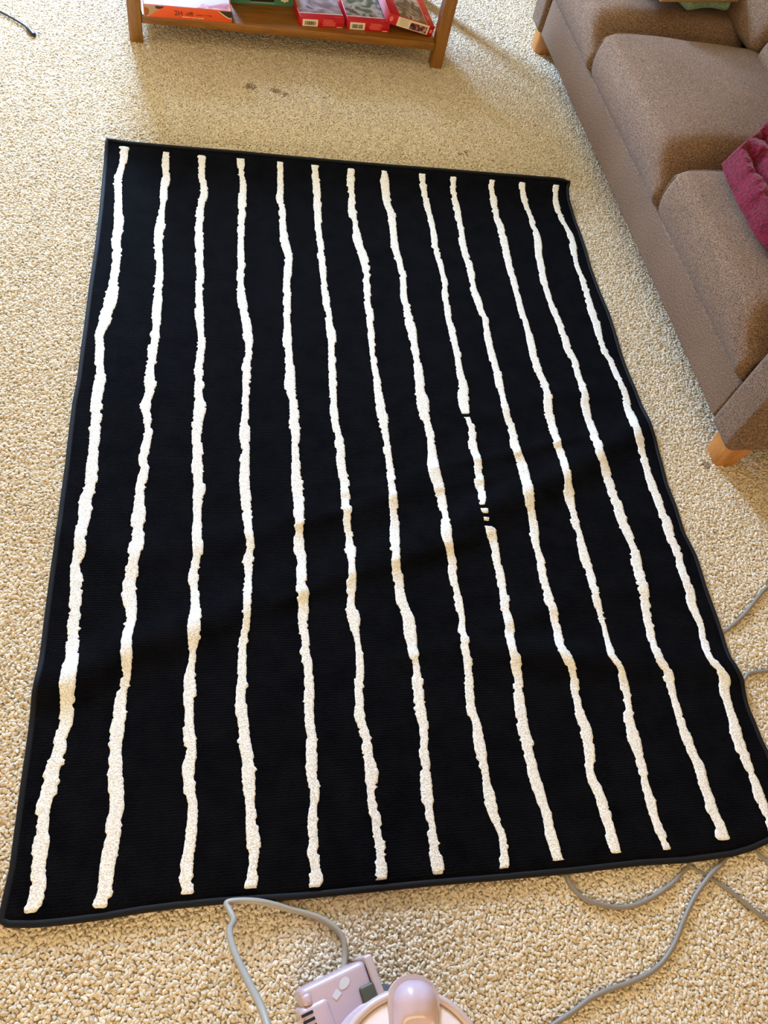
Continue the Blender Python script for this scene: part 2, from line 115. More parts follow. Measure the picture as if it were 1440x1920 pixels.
def plain(name, col, rough=0.5, spec=0.5, metal=0.0, coat=0.0, sheen=0.0):
    m, nt, b = new_mat(name)
    b.inputs['Base Color'].default_value = col; b.inputs['Roughness'].default_value = rough
    b.inputs['Specular IOR Level'].default_value = spec; b.inputs['Metallic'].default_value = metal
    b.inputs['Coat Weight'].default_value = coat; b.inputs['Sheen Weight'].default_value = sheen
    return m

def ramp(nt, fac, stops):
    r = nt.nodes.new('ShaderNodeValToRGB'); e = r.color_ramp.elements
    while len(e) < len(stops): e.new(0.5)
    for i, (p, c) in enumerate(stops): e[i].position = p; e[i].color = c
    nt.links.new(fac, r.inputs['Fac']); return r.outputs['Color']

def coords(nt, scale=(1, 1, 1), rot=(0, 0, 0), out='Object'):
    tc = nt.nodes.new('ShaderNodeTexCoord'); mp = nt.nodes.new('ShaderNodeMapping')
    mp.inputs['Scale'].default_value = scale; mp.inputs['Rotation'].default_value = rot
    nt.links.new(tc.outputs[out], mp.inputs['Vector']); return mp.outputs['Vector']

def noise_tex(nt, vec, scale, detail=3, rough=0.5, dist=0.0):
    n = nt.nodes.new('ShaderNodeTexNoise')
    n.inputs['Scale'].default_value = scale; n.inputs['Detail'].default_value = detail
    n.inputs['Roughness'].default_value = rough; n.inputs['Distortion'].default_value = dist
    if vec is not None: nt.links.new(vec, n.inputs['Vector'])
    return n.outputs['Fac']

def mixc(nt, fac, a, b, mode='MIX'):
    n = nt.nodes.new('ShaderNodeMix'); n.data_type = 'RGBA'; n.blend_type = mode
    for sock, v in ((n.inputs[0], fac), (n.inputs[6], a), (n.inputs[7], b)):
        if hasattr(v, 'links'): nt.links.new(v, sock)
        else: sock.default_value = v
    return n.outputs[2]

def math_node(nt, op, a, b=0.0, clamp=False):
    n = nt.nodes.new('ShaderNodeMath'); n.operation = op; n.use_clamp = clamp
    for s, v in ((n.inputs[0], a), (n.inputs[1], b)):
        if hasattr(v, 'links'): nt.links.new(v, s)
        else: s.default_value = v
    return n.outputs[0]

def bump(nt, b, height, strength, dist):
    n = nt.nodes.new('ShaderNodeBump'); n.inputs['Strength'].default_value = strength
    n.inputs['Distance'].default_value = dist
    nt.links.new(height, n.inputs['Height']); nt.links.new(n.outputs['Normal'], b.inputs['Normal'])

def mesh_obj(name, verts, faces, mat, parent=None, smooth=True, loc=None):
    me = bpy.data.meshes.new(name); me.from_pydata(verts, [], faces); me.update()
    if smooth: me.polygons.foreach_set('use_smooth', [True]*len(me.polygons))
    o = bpy.data.objects.new(name, me); COL.objects.link(o)
    if mat: me.materials.append(mat)
    if parent: o.parent = parent
    if loc: o.location = loc
    return o

def bm_obj(name, bm, mat, parent=None, smooth=False):
    bmesh.ops.recalc_face_normals(bm, faces=bm.faces[:])
    me = bpy.data.meshes.new(name); bm.to_mesh(me); bm.free()
    if smooth: me.polygons.foreach_set('use_smooth', [True]*len(me.polygons))
    o = bpy.data.objects.new(name, me); COL.objects.link(o)
    me.materials.append(mat)
    if parent: o.parent = parent
    return o

def empty(name, loc=(0, 0, 0), rz=0.0):
    o = bpy.data.objects.new(name, None); COL.objects.link(o)
    o.location = loc; o.rotation_euler = (0, 0, rz); o.empty_display_size = 0.1
    return o

def tag(o, label, cat, group=None):
    o['label'] = label; o['category'] = cat
    if group: o['group'] = group
    return o

def rbox(center, size, r=0.005, seg=3, div=(1, 1, 1), deform=None):
    """rounded cuboid: verts, faces"""
    h = [s/2 for s in size]; r = min(r, min(h)*0.999)
    axes = []
    for i in range(3):
        lo = [-h[i]+r*(1-math.cos(math.pi/2*k/seg)) for k in range(seg)] if False else [-h[i]+r*(1-math.tan(math.pi/4*(1-k/seg))) for k in range(seg)]
        inner = [(-h[i]+r)+(2*(h[i]-r))*k/div[i] for k in range(div[i]+1)]
        axes.append(lo+inner+[-v for v in reversed(lo)])
    V = {}; verts = []; faces = []
    def vid(p):
        k = tuple(round(c, 6) for c in p)
        if k not in V:
            q = [max(-(h[i]-r), min(h[i]-r, p[i])) for i in range(3)]
            v = [p[i]-q[i] for i in range(3)]; l = math.sqrt(sum(c*c for c in v)) or 1
            w = [q[i]+r*v[i]/l for i in range(3)]
            if deform: w = deform(*w)
            V[k] = len(verts); verts.append((w[0]+center[0], w[1]+center[1], w[2]+center[2]))
        return V[k]
    for ax in range(3):
        u, v = (ax+1) % 3, (ax+2) % 3
        for sgn in (-1, 1):
            for i in range(len(axes[u])-1):
                for j in range(len(axes[v])-1):
                    q = []
                    for (a, b_) in ((i, j), (i+1, j), (i+1, j+1), (i, j+1)):
                        p = [0, 0, 0]; p[ax] = sgn*h[ax]; p[u] = axes[u][a]; p[v] = axes[v][b_]
                        q.append(vid(p))
                    if sgn < 0: q.reverse()
                    faces.append(q)
    return verts, faces

def rbox_obj(name, center, size, mat, parent=None, r=0.005, seg=3, div=(1, 1, 1), deform=None):
    v, f = rbox(center, size, r, seg, div, deform)
    return mesh_obj(name, v, f, mat, parent)

def catmull(pts, n=8):
    out = []
    P_ = [Vector(p) for p in pts]
    for i in range(len(P_)-1):
        p0 = P_[i-1] if i > 0 else P_[i]*2-P_[i+1]
        p1, p2 = P_[i], P_[i+1]
        p3 = P_[i+2] if i+2 < len(P_) else P_[i+1]*2-P_[i]
        for k in range(n):
            t = k/n
            out.append(0.5*((2*p1)+(p2-p0)*t+(2*p0-5*p1+4*p2-p3)*t*t+(3*p1-p0-3*p2+p3)*t**3))
    out.append(P_[-1]); return out

def tube(path, radius, sides=10, closed=False, flat=1.0):
    """swept tube; radius may be a function of 0..1; flat squeezes it vertically"""
    verts, faces = [], []; n = len(path)
    for i, p in enumerate(path):
        a = path[(i-1) % n] if (closed or i > 0) else path[0]
        b = path[(i+1) % n] if (closed or i < n-1) else path[-1]
        t = (b-a).normalized()
        up = Vector((0, 0, 1))
        if abs(t.z) > 0.95: up = Vector((0, 1, 0))
        s = t.cross(up).normalized(); u = s.cross(t).normalized()
        r = radius(i/(n-1)) if callable(radius) else radius
        for k in range(sides):
            an = 2*math.pi*k/sides
            verts.append(p+s*(r*math.cos(an))+u*(r*flat*math.sin(an)))
    m = n if closed else n-1
    for i in range(m):
        for k in range(sides):
            a = i*sides+k; b = i*sides+(k+1) % sides
            c = ((i+1) % n)*sides+(k+1) % sides; d = ((i+1) % n)*sides+k
            faces.append((a, d, c, b))
    if not closed:
        faces.append(tuple(range(sides))); faces.append(tuple(reversed(range((n-1)*sides, n*sides))))
    return [tuple(v) for v in verts], faces

def lathe(profile, center, n=64):
    verts, faces = [], []
    for (r, z) in profile:
        for k in range(n):
            a = 2*math.pi*k/n
            verts.append((center[0]+r*math.cos(a), center[1]+r*math.sin(a), center[2]+z))
    for i in range(len(profile)-1):
        for k in range(n):
            a = i*n+k; b = i*n+(k+1) % n
            faces.append((a, b, b+n, a+n))
    faces.append(tuple(reversed(range(n)))); faces.append(tuple(range((len(profile)-1)*n, len(profile)*n)))
    return verts, faces

def smooth01(t):
    t = max(0.0, min(1.0, t)); return t*t*(3-2*t)

# ------------------------------------------------------------------ materials
def fabric_mat(name, dark, light, fuzz=0.3, weave=420, bscale=0.0006):
    m, nt, b = new_mat(name)
    v = coords(nt)
    a = noise_tex(nt, v, weave, 3, 0.7)
    c = noise_tex(nt, coords(nt, (1, 2.2, 1)), weave*0.45, 2, 0.6)
    f = math_node(nt, 'ADD', math_node(nt, 'MULTIPLY', a, 0.6), math_node(nt, 'MULTIPLY', c, 0.4))
    big = noise_tex(nt, v, 6, 2)
    f2 = math_node(nt, 'ADD', f, math_node(nt, 'MULTIPLY', math_node(nt, 'SUBTRACT', big, 0.5), 0.05))
    nt.links.new(ramp(nt, f2, [(0.39, dark), (0.63, light)]), b.inputs['Base Color'])
    b.inputs['Roughness'].default_value = 0.95; b.inputs['Specular IOR Level'].default_value = 0.12
    b.inputs['Sheen Weight'].default_value = fuzz; b.inputs['Sheen Roughness'].default_value = 0.5
    bump(nt, b, f, 0.7, bscale)
    return m

def wood_mat(name, c0, c1, rough=0.38, stretch=(3, 28, 28)):
    m, nt, b = new_mat(name)
    v = coords(nt, stretch)
    a = noise_tex(nt, v, 2.2, 5, 0.6, 0.6)
    g = noise_tex(nt, coords(nt, (stretch[0]*3, stretch[1]*8, stretch[2]*8)), 3, 3, 0.6)
    f = math_node(nt, 'ADD', math_node(nt, 'MULTIPLY', a, 0.75), math_node(nt, 'MULTIPLY', g, 0.25))
    nt.links.new(ramp(nt, f, [(0.30, c0), (0.68, c1)]), b.inputs['Base Color'])
    b.inputs['Roughness'].default_value = rough
    bump(nt, b, g, 0.15, 0.0005)
    return m

M_WALL = plain('wall_paint', srgb(206, 166, 104), 0.9, 0.2)
M_CEIL = plain('ceiling_paint', srgb(222, 196, 148), 0.9, 0.2)
M_TRIM = plain('white_trim', srgb(235, 232, 224), 0.5)
M_OAK = wood_mat('honey_oak', srgb(108, 68, 20), srgb(164, 112, 44))
M_OAK_UP = wood_mat('honey_oak_upright', srgb(108, 68, 20), srgb(164, 112, 44), stretch=(28, 28, 3))
M_BEECH = wood_mat('beech_leg', srgb(150, 94, 42), srgb(194, 134, 70), 0.4, (20, 20, 4))
M_SOFA = fabric_mat('brown_tweed', srgb(60, 44, 33), srgb(150, 121, 97), 0.04, 420, 0.0012)
M_BLANKET = fabric_mat('burgundy_fleece', srgb(56, 3, 16), srgb(126, 16, 46), 0.15, 190, 0.006)

def rug_black():
    m, nt, b = new_mat('black_pile')
    v = coords(nt)
    wv = nt.nodes.new('ShaderNodeTexWave'); wv.bands_direction = 'Y'; wv.inputs['Scale'].default_value = 62
    wv.inputs['Distortion'].default_value = 3.5; wv.inputs['Detail'].default_value = 3; wv.inputs['Detail Scale'].default_value = 2.5
    nt.links.new(v, wv.inputs['Vector'])
    n = noise_tex(nt, v, 420, 3, 0.6); n2 = noise_tex(nt, v, 24, 3)
    hgt = math_node(nt, 'ADD', math_node(nt, 'MULTIPLY', wv.outputs['Fac'], 0.35), n)
    nt.links.new(ramp(nt, math_node(nt, 'ADD', math_node(nt, 'MULTIPLY', n, 0.6), math_node(nt, 'MULTIPLY', n2, 0.4)),
                      [(0.32, srgb(1, 1, 2)), (0.68, srgb(15, 15, 18))]), b.inputs['Base Color'])
    b.inputs['Roughness'].default_value = 0.95; b.inputs['Specular IOR Level'].default_value = 0.03
    b.inputs['Sheen Weight'].default_value = 0.005; b.inputs['Sheen Roughness'].default_value = 0.6
    b.inputs['Sheen Tint'].default_value = (0.55, 0.65, 1.0, 1)
    bump(nt, b, hgt, 0.9, 0.0022)
    return m
M_BLACK = rug_black()

def rug_white():
    m, nt, b = new_mat('ivory_pile')
    v = coords(nt)
    vo = nt.nodes.new('ShaderNodeTexVoronoi'); vo.inputs['Scale'].default_value = 380
    nt.links.new(v, vo.inputs['Vector'])
    n = noise_tex(nt, v, 330, 3, 0.6)
    hgt = math_node(nt, 'ADD', n, math_node(nt, 'MULTIPLY', vo.outputs['Distance'], -0.7))
    nt.links.new(ramp(nt, hgt, [(0.0, srgb(200, 197, 189)), (0.30, srgb(238, 237, 231)), (0.6, srgb(247, 246, 241))]), b.inputs['Base Color'])
    b.inputs['Roughness'].default_value = 0.95; b.inputs['Specular IOR Level'].default_value = 0.1
    b.inputs['Sheen Weight'].default_value = 0.2
    bump(nt, b, hgt, 0.7, 0.0013)
    return m
M_IVORY = rug_white()
M_BIND = plain('black_binding_tape', srgb(11, 11, 14), 0.75, 0.2, sheen=0.03)

STAINS = [(0.197, 2.539, 0.022), (0.165, 2.556, 0.03), (0.08, 2.56, 0.03), (0.775, 2.315, 0.012), (0.80, 2.328, 0.012), (0.89, 2.30, 0.010), (0.33, 2.55, 0.012),
          (1.262, 1.062, 0.02)]
def carpet_mat(name, inst):
    m, nt, b = new_mat(name)
    if inst:
        oi = nt.nodes.new('ShaderNodeObjectInfo'); pos = oi.outputs['Location']; rnd = oi.outputs['Random']
    else:
        pos = coords(nt); rnd = noise_tex(nt, pos, 160, 3, 0.6)
    base = ramp(nt, rnd, [(0.0, srgb(188, 174, 150)), (0.45, srgb(206, 193, 170)), (1.0, srgb(219, 207, 186))])
    big = noise_tex(nt, pos, 3.0, 3, 0.55)
    col = mixc(nt, math_node(nt, 'MULTIPLY', math_node(nt, 'SUBTRACT', big, 0.45, True), 1.0), base, srgb(196, 176, 148), 'MIX')
    mask = None
    for (x, y, r) in STAINS:
        d = nt.nodes.new('ShaderNodeVectorMath'); d.operation = 'DISTANCE'
        nt.links.new(pos, d.inputs[0]); d.inputs[1].default_value = (x, y, 0)
        k = math_node(nt, 'SUBTRACT', 1.0, math_node(nt, 'DIVIDE', d.outputs['Value'], r), True)
        mask = k if mask is None else math_node(nt, 'MAXIMUM', mask, k)
    speck = math_node(nt, 'GREATER_THAN', math_node(nt, 'MULTIPLY', mask, math_node(nt, 'ADD', rnd, 0.35)), 0.34)
    col = mixc(nt, math_node(nt, 'MULTIPLY', speck, 0.65), col, srgb(96, 66, 38))
    nt.links.new(col, b.inputs['Base Color'])
    b.inputs['Roughness'].default_value = 0.95; b.inputs['Specular IOR Level'].default_value = 0.12
    b.inputs['Sheen Weight'].default_value = 0.15
    return m
M_TUFT = carpet_mat('beige_yarn', True)
M_BACK = carpet_mat('carpet_backing', False)

# ------------------------------------------------------------------ room shell
def structure(o): o['kind'] = 'structure'; return o
R_ = ROOM
structure(mesh_obj('floor', [(R_['x0'], R_['y0'], 0), (R_['x1'], R_['y0'], 0), (R_['x1'], R_['y1'], 0), (R_['x0'], R_['y1'], 0),
                             (R_['x0'], R_['y0'], -0.05), (R_['x1'], R_['y0'], -0.05), (R_['x1'], R_['y1'], -0.05), (R_['x0'], R_['y1'], -0.05)],
                   [(0, 1, 2, 3), (7, 6, 5, 4), (0, 4, 5, 1), (1, 5, 6, 2), (2, 6, 7, 3), (3, 7, 4, 0)], M_BACK, smooth=False))
FLOOR = bpy.data.objects['floor']

def boxes(name, lst, mat, parent=None):
    bm = bmesh.new()
    for (x0, x1, y0, y1, z0, z1) in lst:
        g = bmesh.ops.create_cube(bm, size=1.0)['verts']
        bmesh.ops.scale(bm, vec=(x1-x0, y1-y0, z1-z0), verts=g)
        bmesh.ops.translate(bm, vec=((x0+x1)/2, (y0+y1)/2, (z0+z1)/2), verts=g)
    return bm_obj(name, bm, mat, parent)
T_ = 0.12
def wall(name, axis, at, outward, lo, hi, win):
    """wall slab with one window opening (u0,u1,z0,z1) or None"""
    a, b_ = sorted((at, at+outward*T_))
    L = []
    def add(u0, u1, z0, z1):
        L.append((u0, u1, a, b_, z0, z1) if axis == 'y' else (a, b_, u0, u1, z0, z1))
    if win:
        u0, u1, z0, z1 = win
        add(lo, u0, 0, R_['z']); add(u1, hi, 0, R_['z']); add(u0, u1, 0, z0); add(u0, u1, z1, R_['z'])
    else: add(lo, hi, 0, R_['z'])
    return structure(boxes(name, L, M_WALL))
wall('wall_back', 'y', R_['y1'], 1, R_['x0']-T_, R_['x1']+T_, WIN_A)
wall('wall_left', 'x', R_['x0'], -1, R_['y0'], R_['y1'], WIN_B)
wall('wall_right', 'x', R_['x1'], 1, R_['y0'], R_['y1'], None)
wall('wall_front', 'y', R_['y0'], -1, R_['x0']-T_, R_['x1']+T_, WIN_C)
structure(boxes('ceiling', [(R_['x0']-T_, R_['x1']+T_, R_['y0']-T_, R_['y1']+T_, R_['z'], R_['z']+0.1)], M_CEIL))
def window(name, axis, at, win):
    u0, u1, z0, z1 = win; w = 0.04; L = []
    for (a, b_, c, d) in ((u0, u0+w, z0, z1), (u1-w, u1, z0, z1), (u0+w, u1-w, z0, z0+w), (u0+w, u1-w, z1-w, z1)):
        L.append((a, b_, at-0.025, at+0.025, c, d) if axis == 'y' else (at-0.025, at+0.025, a, b_, c, d))
    structure(boxes(name, L, M_TRIM))
window('window_1', 'y', R_['y1']+0.05, WIN_A)
window('window_2', 'x', R_['x0']-0.05, WIN_B)
window('fill_window_frame', 'y', R_['y0']-0.05, WIN_C)  # unseen frame around the opening added for the warm fill
bb = 0.012
structure(boxes('baseboard_back', [(R_['x0'], R_['x1'], R_['y1']-bb, R_['y1'], 0, 0.09)], M_TRIM))
structure(boxes('baseboard_left', [(R_['x0'], R_['x0']+bb, R_['y0'], R_['y1']-bb, 0, 0.09)], M_TRIM))
structure(boxes('baseboard_right', [(R_['x1']-bb, R_['x1'], R_['y0'], R_['y1']-bb, 0, 0.09)], M_TRIM))

# ------------------------------------------------------------------ carpet pile: instanced twisted yarn tufts
def build_pile():
    rnd = random.Random(3)
    step = PILE_STEP
    X0, X1, Y0, Y1 = -1.15, 1.95, -0.55, 3.95
    pts = []
    ny = int((Y1-Y0)/step); nx = int((X1-X0)/step)
    for j in range(ny):
        for i in range(nx):
            x = X0+(i+0.5*(j % 2))*step+rnd.uniform(-.33, .33)*step
            y = Y0+j*step+rnd.uniform(-.33, .33)*step
            if -0.315 < x < 1.09 and 0.15 < y < 1.93: continue           # under the rug
            if x > 1.55 and 1.12 < y < 3.05: continue                     # deep under the sofa
            if y < 0.0 and x < -0.9: continue
            if y > 3.3 and x < -1.0: continue
            pts.append((x, y, -0.0016))
    me = bpy.data.meshes.new('carpet_pile'); me.from_pydata(pts, [], [])
    o = bpy.data.objects.new('carpet_pile', me); COL.objects.link(o)
    o.parent = FLOOR; o['kind'] = 'stuff'; o['label'] = 'beige twisted yarn pile of the wall to wall carpet'
    me.materials.append(M_TUFT)
    ng = bpy.data.node_groups.new('yarn_pile', 'GeometryNodeTree')
    ng.interface.new_socket('Geometry', in_out='INPUT', socket_type='NodeSocketGeometry')
    ng.interface.new_socket('Geometry', in_out='OUTPUT', socket_type='NodeSocketGeometry')
    nd, lk = ng.nodes, ng.links
    gi = nd.new('NodeGroupInput'); go = nd.new('NodeGroupOutput')
    join = nd.new('GeometryNodeJoinGeometry')
    r = PILE_R
    shapes = [((0, 0, -.001), (.001, 0, .003), (.0025, .001, .0048), (.0050, .001, .0042)),
              ((0, 0, -.001), (-.001, .001, .004), (.001, .003, .0060), (.0025, .0045, .0040)),
              ((-.0025, 0, -.001), (-.0025, 0, .005), (.0025, .002, .0058), (.0045, -.001, .0030)),
              ((0, -.0015, -.001), (.002, -.002, .004), (-.0015, .002, .0062), (.001, .004, .0052)),
              ((-.0035, .001, 0), (-.001, -.001, .0058), (.0015, -.002, .0048), (.0048, .001, .0036))]
    for s in shapes:
        bz = nd.new('GeometryNodeCurvePrimitiveBezierSegment'); bz.inputs['Resolution'].default_value = 5
        for k, p in zip(('Start', 'Start Handle', 'End Handle', 'End'), s): bz.inputs[k].default_value = p
        ci = nd.new('GeometryNodeCurvePrimitiveCircle'); ci.mode = 'RADIUS'
        ci.inputs['Resolution'].default_value = 6; ci.inputs['Radius'].default_value = r
        cm = nd.new('GeometryNodeCurveToMesh'); cm.inputs['Fill Caps'].default_value = True
        lk.new(bz.outputs[0], cm.inputs['Curve']); lk.new(ci.outputs[0], cm.inputs['Profile Curve'])
        sm = nd.new('GeometryNodeSetShadeSmooth'); lk.new(cm.outputs[0], sm.inputs['Geometry'])
        mt = nd.new('GeometryNodeSetMaterial'); mt.inputs['Material'].default_value = M_TUFT
        lk.new(sm.outputs[0], mt.inputs['Geometry'])
        g2i = nd.new('GeometryNodeGeometryToInstance'); lk.new(mt.outputs[0], g2i.inputs[0])
        lk.new(g2i.outputs[0], join.inputs[0])
    iop = nd.new('GeometryNodeInstanceOnPoints'); iop.inputs['Pick Instance'].default_value = True
    def rv(t, lo, hi, seed):
        n = nd.new('FunctionNodeRandomValue'); n.data_type = t
        ins = [s for s in n.inputs if s.enabled and s.name in ('Min', 'Max')]
        ins[0].default_value = lo; ins[1].default_value = hi
        sd = [s for s in n.inputs if s.name == 'Seed'][0]; sd.default_value = seed
        return [s for s in n.outputs if s.enabled][0]
    lk.new(gi.outputs[0], iop.inputs['Points']); lk.new(join.outputs[0], iop.inputs['Instance'])
    lk.new(rv('INT', 0, 4, 1), iop.inputs['Instance Index'])
    e2r = nd.new('FunctionNodeEulerToRotation'); lk.new(rv('FLOAT_VECTOR', (-.35, -.35, 0), (.35, .35, 6.283), 2), e2r.inputs[0])
    lk.new(e2r.outputs[0], iop.inputs['Rotation'])
    lk.new(rv('FLOAT', 0.8, 1.3, 3), iop.inputs['Scale'])
    lk.new(iop.outputs[0], go.inputs[0])
    md = o.modifiers.new('pile', 'NODES'); md.node_group = ng
    return len(pts)
PILE_STEP, PILE_R = 0.0045, 0.0025
build_pile()

# ------------------------------------------------------------------ striped rug
RUG_T = 0.010
def resample(poly, n):
    d = [0.0]
    for a, b_ in zip(poly, poly[1:]): d.append(d[-1]+math.dist(a, b_))
    out = []; j = 0
    for k in range(n+1):
        s = d[-1]*k/n
        while j < len(d)-2 and d[j+1] < s: j += 1
        t = (s-d[j])/max(d[j+1]-d[j], 1e-9)
        out.append((poly[j][0]+(poly[j+1][0]-poly[j][0])*t, poly[j][1]+(poly[j+1][1]-poly[j][1])*t))
    return out
rug = empty('rug', (0.39, 1.14, 0.0))
tag(rug, 'large black rug with thirteen wobbly ivory stripes lying on beige carpet', 'rug')
def under(o, root):     # keep world-space mesh coordinates while parenting to an offset root
    o.parent = root; o.matrix_parent_inverse = root.matrix_basis.inverted(); return o
def build_rug():
    NU, NV = 110, 170
    left = list(reversed(resample(EDGE_LEFT, NV))); right = list(reversed(resample(EDGE_RIGHT, NV)))
    near = resample(EDGE_NEAR, NU); far = resample(EDGE_FAR, NU)
    c00, c10, c01, c11 = near[0], near[-1], far[0], far[-1]
    top, bot, fs = [], [], []
    for j in range(NV+1):
        v = j/NV
        for i in range(NU+1):
            u = i/NU; p = []
            for a in (0, 1):
                p.append((1-v)*near[i][a]+v*far[i][a]+(1-u)*left[j][a]+u*right[j][a]
                         - ((1-u)*(1-v)*c00[a]+u*(1-v)*c10[a]+(1-u)*v*c01[a]+u*v*c11[a]))
            h = rug_h(p[0], p[1])
            e = min(u*1.47, (1-u)*1.47, v*2.0, (1-v)*2.0)
            t = RUG_T*(0.62+0.38*smooth01(e/0.02))
            top.append((p[0], p[1], h+t)); bot.append((p[0], p[1], h))
    W = NU+1; nb = len(top)
    for j in range(NV):
        for i in range(NU):
            a = j*W+i
            fs.append((a, a+1, a+1+W, a+W)); fs.append((nb+a+W, nb+a+1+W, nb+a+1, nb+a))
    per = [i for i in range(NU)]+[j*W+NU for j in range(NV)]+[NV*W+i for i in range(NU, 0, -1)]+[j*W for j in range(NV, 0, -1)]
    for a, b_ in zip(per, per[1:]+per[:1]): fs.append((a, nb+a, nb+b_, b_))
    under(mesh_obj('black_field', top+bot, fs, M_BLACK), rug)
    edge = [Vector((top[k][0], top[k][1], rug_h(top[k][0], top[k][1])+0.0048)) for k in per]
    v, f = tube(edge, 0.0060, 10, closed=True, flat=0.82)
    under(mesh_obj('edge_binding', v, f, M_BIND), rug)
build_rug()

def smooth_path(pts):
    return catmull([Vector(p) for p in pts], 14)
def build_stripe(pts, seed, single=True):
    rnd = random.Random(seed)
    pts = sorted(pts, key=lambda p: -p[1])
    path = smooth_path(pts)
    # walk in 4 mm rows
    rows = []; acc = 0.0; last = path[0]; rows.append(path[0])
    for p in path[1:]:
        if (p.xy-rows[-1].xy).length >= 0.0028: rows.append(p)
    if (path[-1].xy-rows[-1].xy).length > 0.001: rows.append(path[-1])
    jl = jr = 0.0; V, F = [], []
    prof = [(-1.0, -0.0010), (-0.97, 0.0008), (-0.6, 0.0013), (0.0, 0.0014), (0.6, 0.0013), (0.97, 0.0008), (1.0, -0.0010)]
    n = len(rows); K = len(prof)
    for i, p in enumerate(rows):
        if rnd.random() < 0.28: jl = rnd.uniform(-0.0028, 0.0028)
        if rnd.random() < 0.28: jr = rnd.uniform(-0.0028, 0.0028)
        w = p.z/2; kj = (rnd.uniform(-.0009, .0009), rnd.uniform(-.0009, .0009))
        end = min(i, n-1-i)
        sag = -0.0025 if (end == 0) else 0.0
        for s, dz in prof:
            x = p.x+s*w+((jl if s < 0 else jr)+kj[s < 0])*abs(s)
            y = p.y+rnd.uniform(-.0006, .0006)
            V.append((x, y, rug_h(x, y)+RUG_T+dz+sag+rnd.uniform(-.0003, .0003)))
    for i in range(n-1):
        for k in range(K-1):
            a = i*K+k; F.append((a, a+K, a+K+1, a+1))
    F.append(tuple(range(K))); F.append(tuple(reversed(range((n-1)*K, n*K))))
    return V, F
for key, pts in STRIPES.items():
    V, F = build_stripe(pts, key)
    under(mesh_obj('ivory_stripe', V, F, M_IVORY), rug)

# ------------------------------------------------------------------ sofa  (local x = depth towards the wall, local y = length)
SOFA_RZ = math.radians(2.72)
sofa = empty('sofa', (1.267, 1.036, 0.0), SOFA_RZ)
tag(sofa, 'brown tweed three-seat sofa with loose cushions and light wooden feet', 'sofa')
ARM_W, LEN, BASE_Z, RAIL_Z = 0.116, 2.072, 0.090, 0.226
B0, B1, B2, B3 = ARM_W, 0.762, 1.447, LEN-ARM_W
rbox_obj('front_rail', (0.43, LEN/2, (BASE_Z+RAIL_Z)/2), (0.86, LEN-2*ARM_W+0.004, RAIL_Z-BASE_Z), M_SOFA, sofa, r=0.012, seg=3)
for yc in (ARM_W/2, LEN-ARM_W/2):
    def arm_def(x, y, z): return (x-0.006*math.sin(max(0, min(1, (z+0.26)/0.52))*math.pi) if x < -0.3 else x, y, z)
    rbox_obj('armrest', (0.43, yc, BASE_Z+0.26), (0.884, ARM_W-0.003, 0.52), M_SOFA, sofa, r=0.022, seg=4, div=(4, 1, 6), deform=arm_def)
rbox_obj('back_frame', (0.80, LEN/2, 0.44), (0.14, LEN-2*ARM_W-0.004, 0.66), M_SOFA, sofa, r=0.03, seg=4)
def seat(ya, yb, name='seat_cushion', sag=0.09, seed=0):
    L = yb-ya; D = 0.56; H_ = 0.150
    def df(x, y, z):
        t = (z+H_/2)/H_                              # 0 bottom .. 1 top
        near = 1-smooth01((y+L/2)/0.14)             # sagging roll on the near side
        front = 1-smooth01((x+D/2)/0.10)
        cx = 1-(2*x/D)**2; cy = 1-(2*y/L)**2
        dz = t*(0.020*cx*cy-sag*near*(0.75+0.25*cx)-0.008*front)
        dz += t*0.004*noise.noise(Vector((x*7+seed, y*7, seed*3.1)))
        dx = -0.016*math.sin(math.pi*min(1, max(0, t)))*front
        dy = 0.0
        if near > 0: dy = 0.012*near*t
        return (x+dx, y+dy, z+dz)
    c = rbox_obj(name, (-0.012+D/2, (ya+yb)/2, RAIL_Z+0.003+H_/2), (D, L-0.006, H_), M_SOFA, sofa, r=0.024, seg=4, div=(14, 20, 6), deform=df)
    # welt along the crisp far top edge and down the front corner
    v, f = rbox((0, 0, 0), (D, L-0.006, H_), 0.024, 4, (14, 20, 6), None)
    path = []
    for k in range(9):
        path.append((-D/2+0.006, (L-0.006)/2-0.006, -H_/2+0.02+(H_-0.042)*k/8))
    for k in range(1, 22):
        path.append((-D/2+0.008+(D-0.05)*k/21, (L-0.006)/2-0.0075, H_/2-0.0065))
    pv = [Vector(df(*p))+Vector((-0.012+D/2, (ya+yb)/2, RAIL_Z+0.003+H_/2)) for p in path]
    tv, tf = tube(pv, 0.0032, 6)
    mesh_obj('welt', tv, tf, M_SOFA, c)
    return c
seat(B0, B1, seed=1); seat(B1, B2, seed=2); seat(B2, B3, sag=0.095, seed=3)
def back(ya, yb, seed):
    L = yb-ya; Hh = 0.44; D = 0.17
    def df(x, y, z):
        t = z/Hh+0.5
        px = -0.03*(1-(2*y/L)**2)*(1-(2*z/Hh)**2) if x < 0 else 0
        return (x+0.11*t+px, y, z+0.006*noise.noise(Vector((y*5, seed, x*4))))
    rbox_obj('back_cushion', (0.575, (ya+yb)/2, 0.36+Hh/2), (D, L-0.012, Hh), M_SOFA, sofa, r=0.04, seg=4, div=(2, 12, 12), deform=df)
back(B0, 0.75, 1); back(0.75, 1.40, 2); back(1.40, B3, 3)
def foot(x, y):
    v, f = rbox((0, 0, 0), (0.084, 0.084, BASE_Z+0.014), 0.020, 5, (1, 1, 2), None)
    out = []
    for (a, b_, c) in v:
        k = 0.80+0.20*((c+0.05)/0.10)
        z = c+BASE_Z/2
        out.append((a*k, b_*k, max(0.0, z) if z < 0.004 else z))
    o = mesh_obj('foot', out, f, M_BEECH, sofa, loc=(x, y, 0))
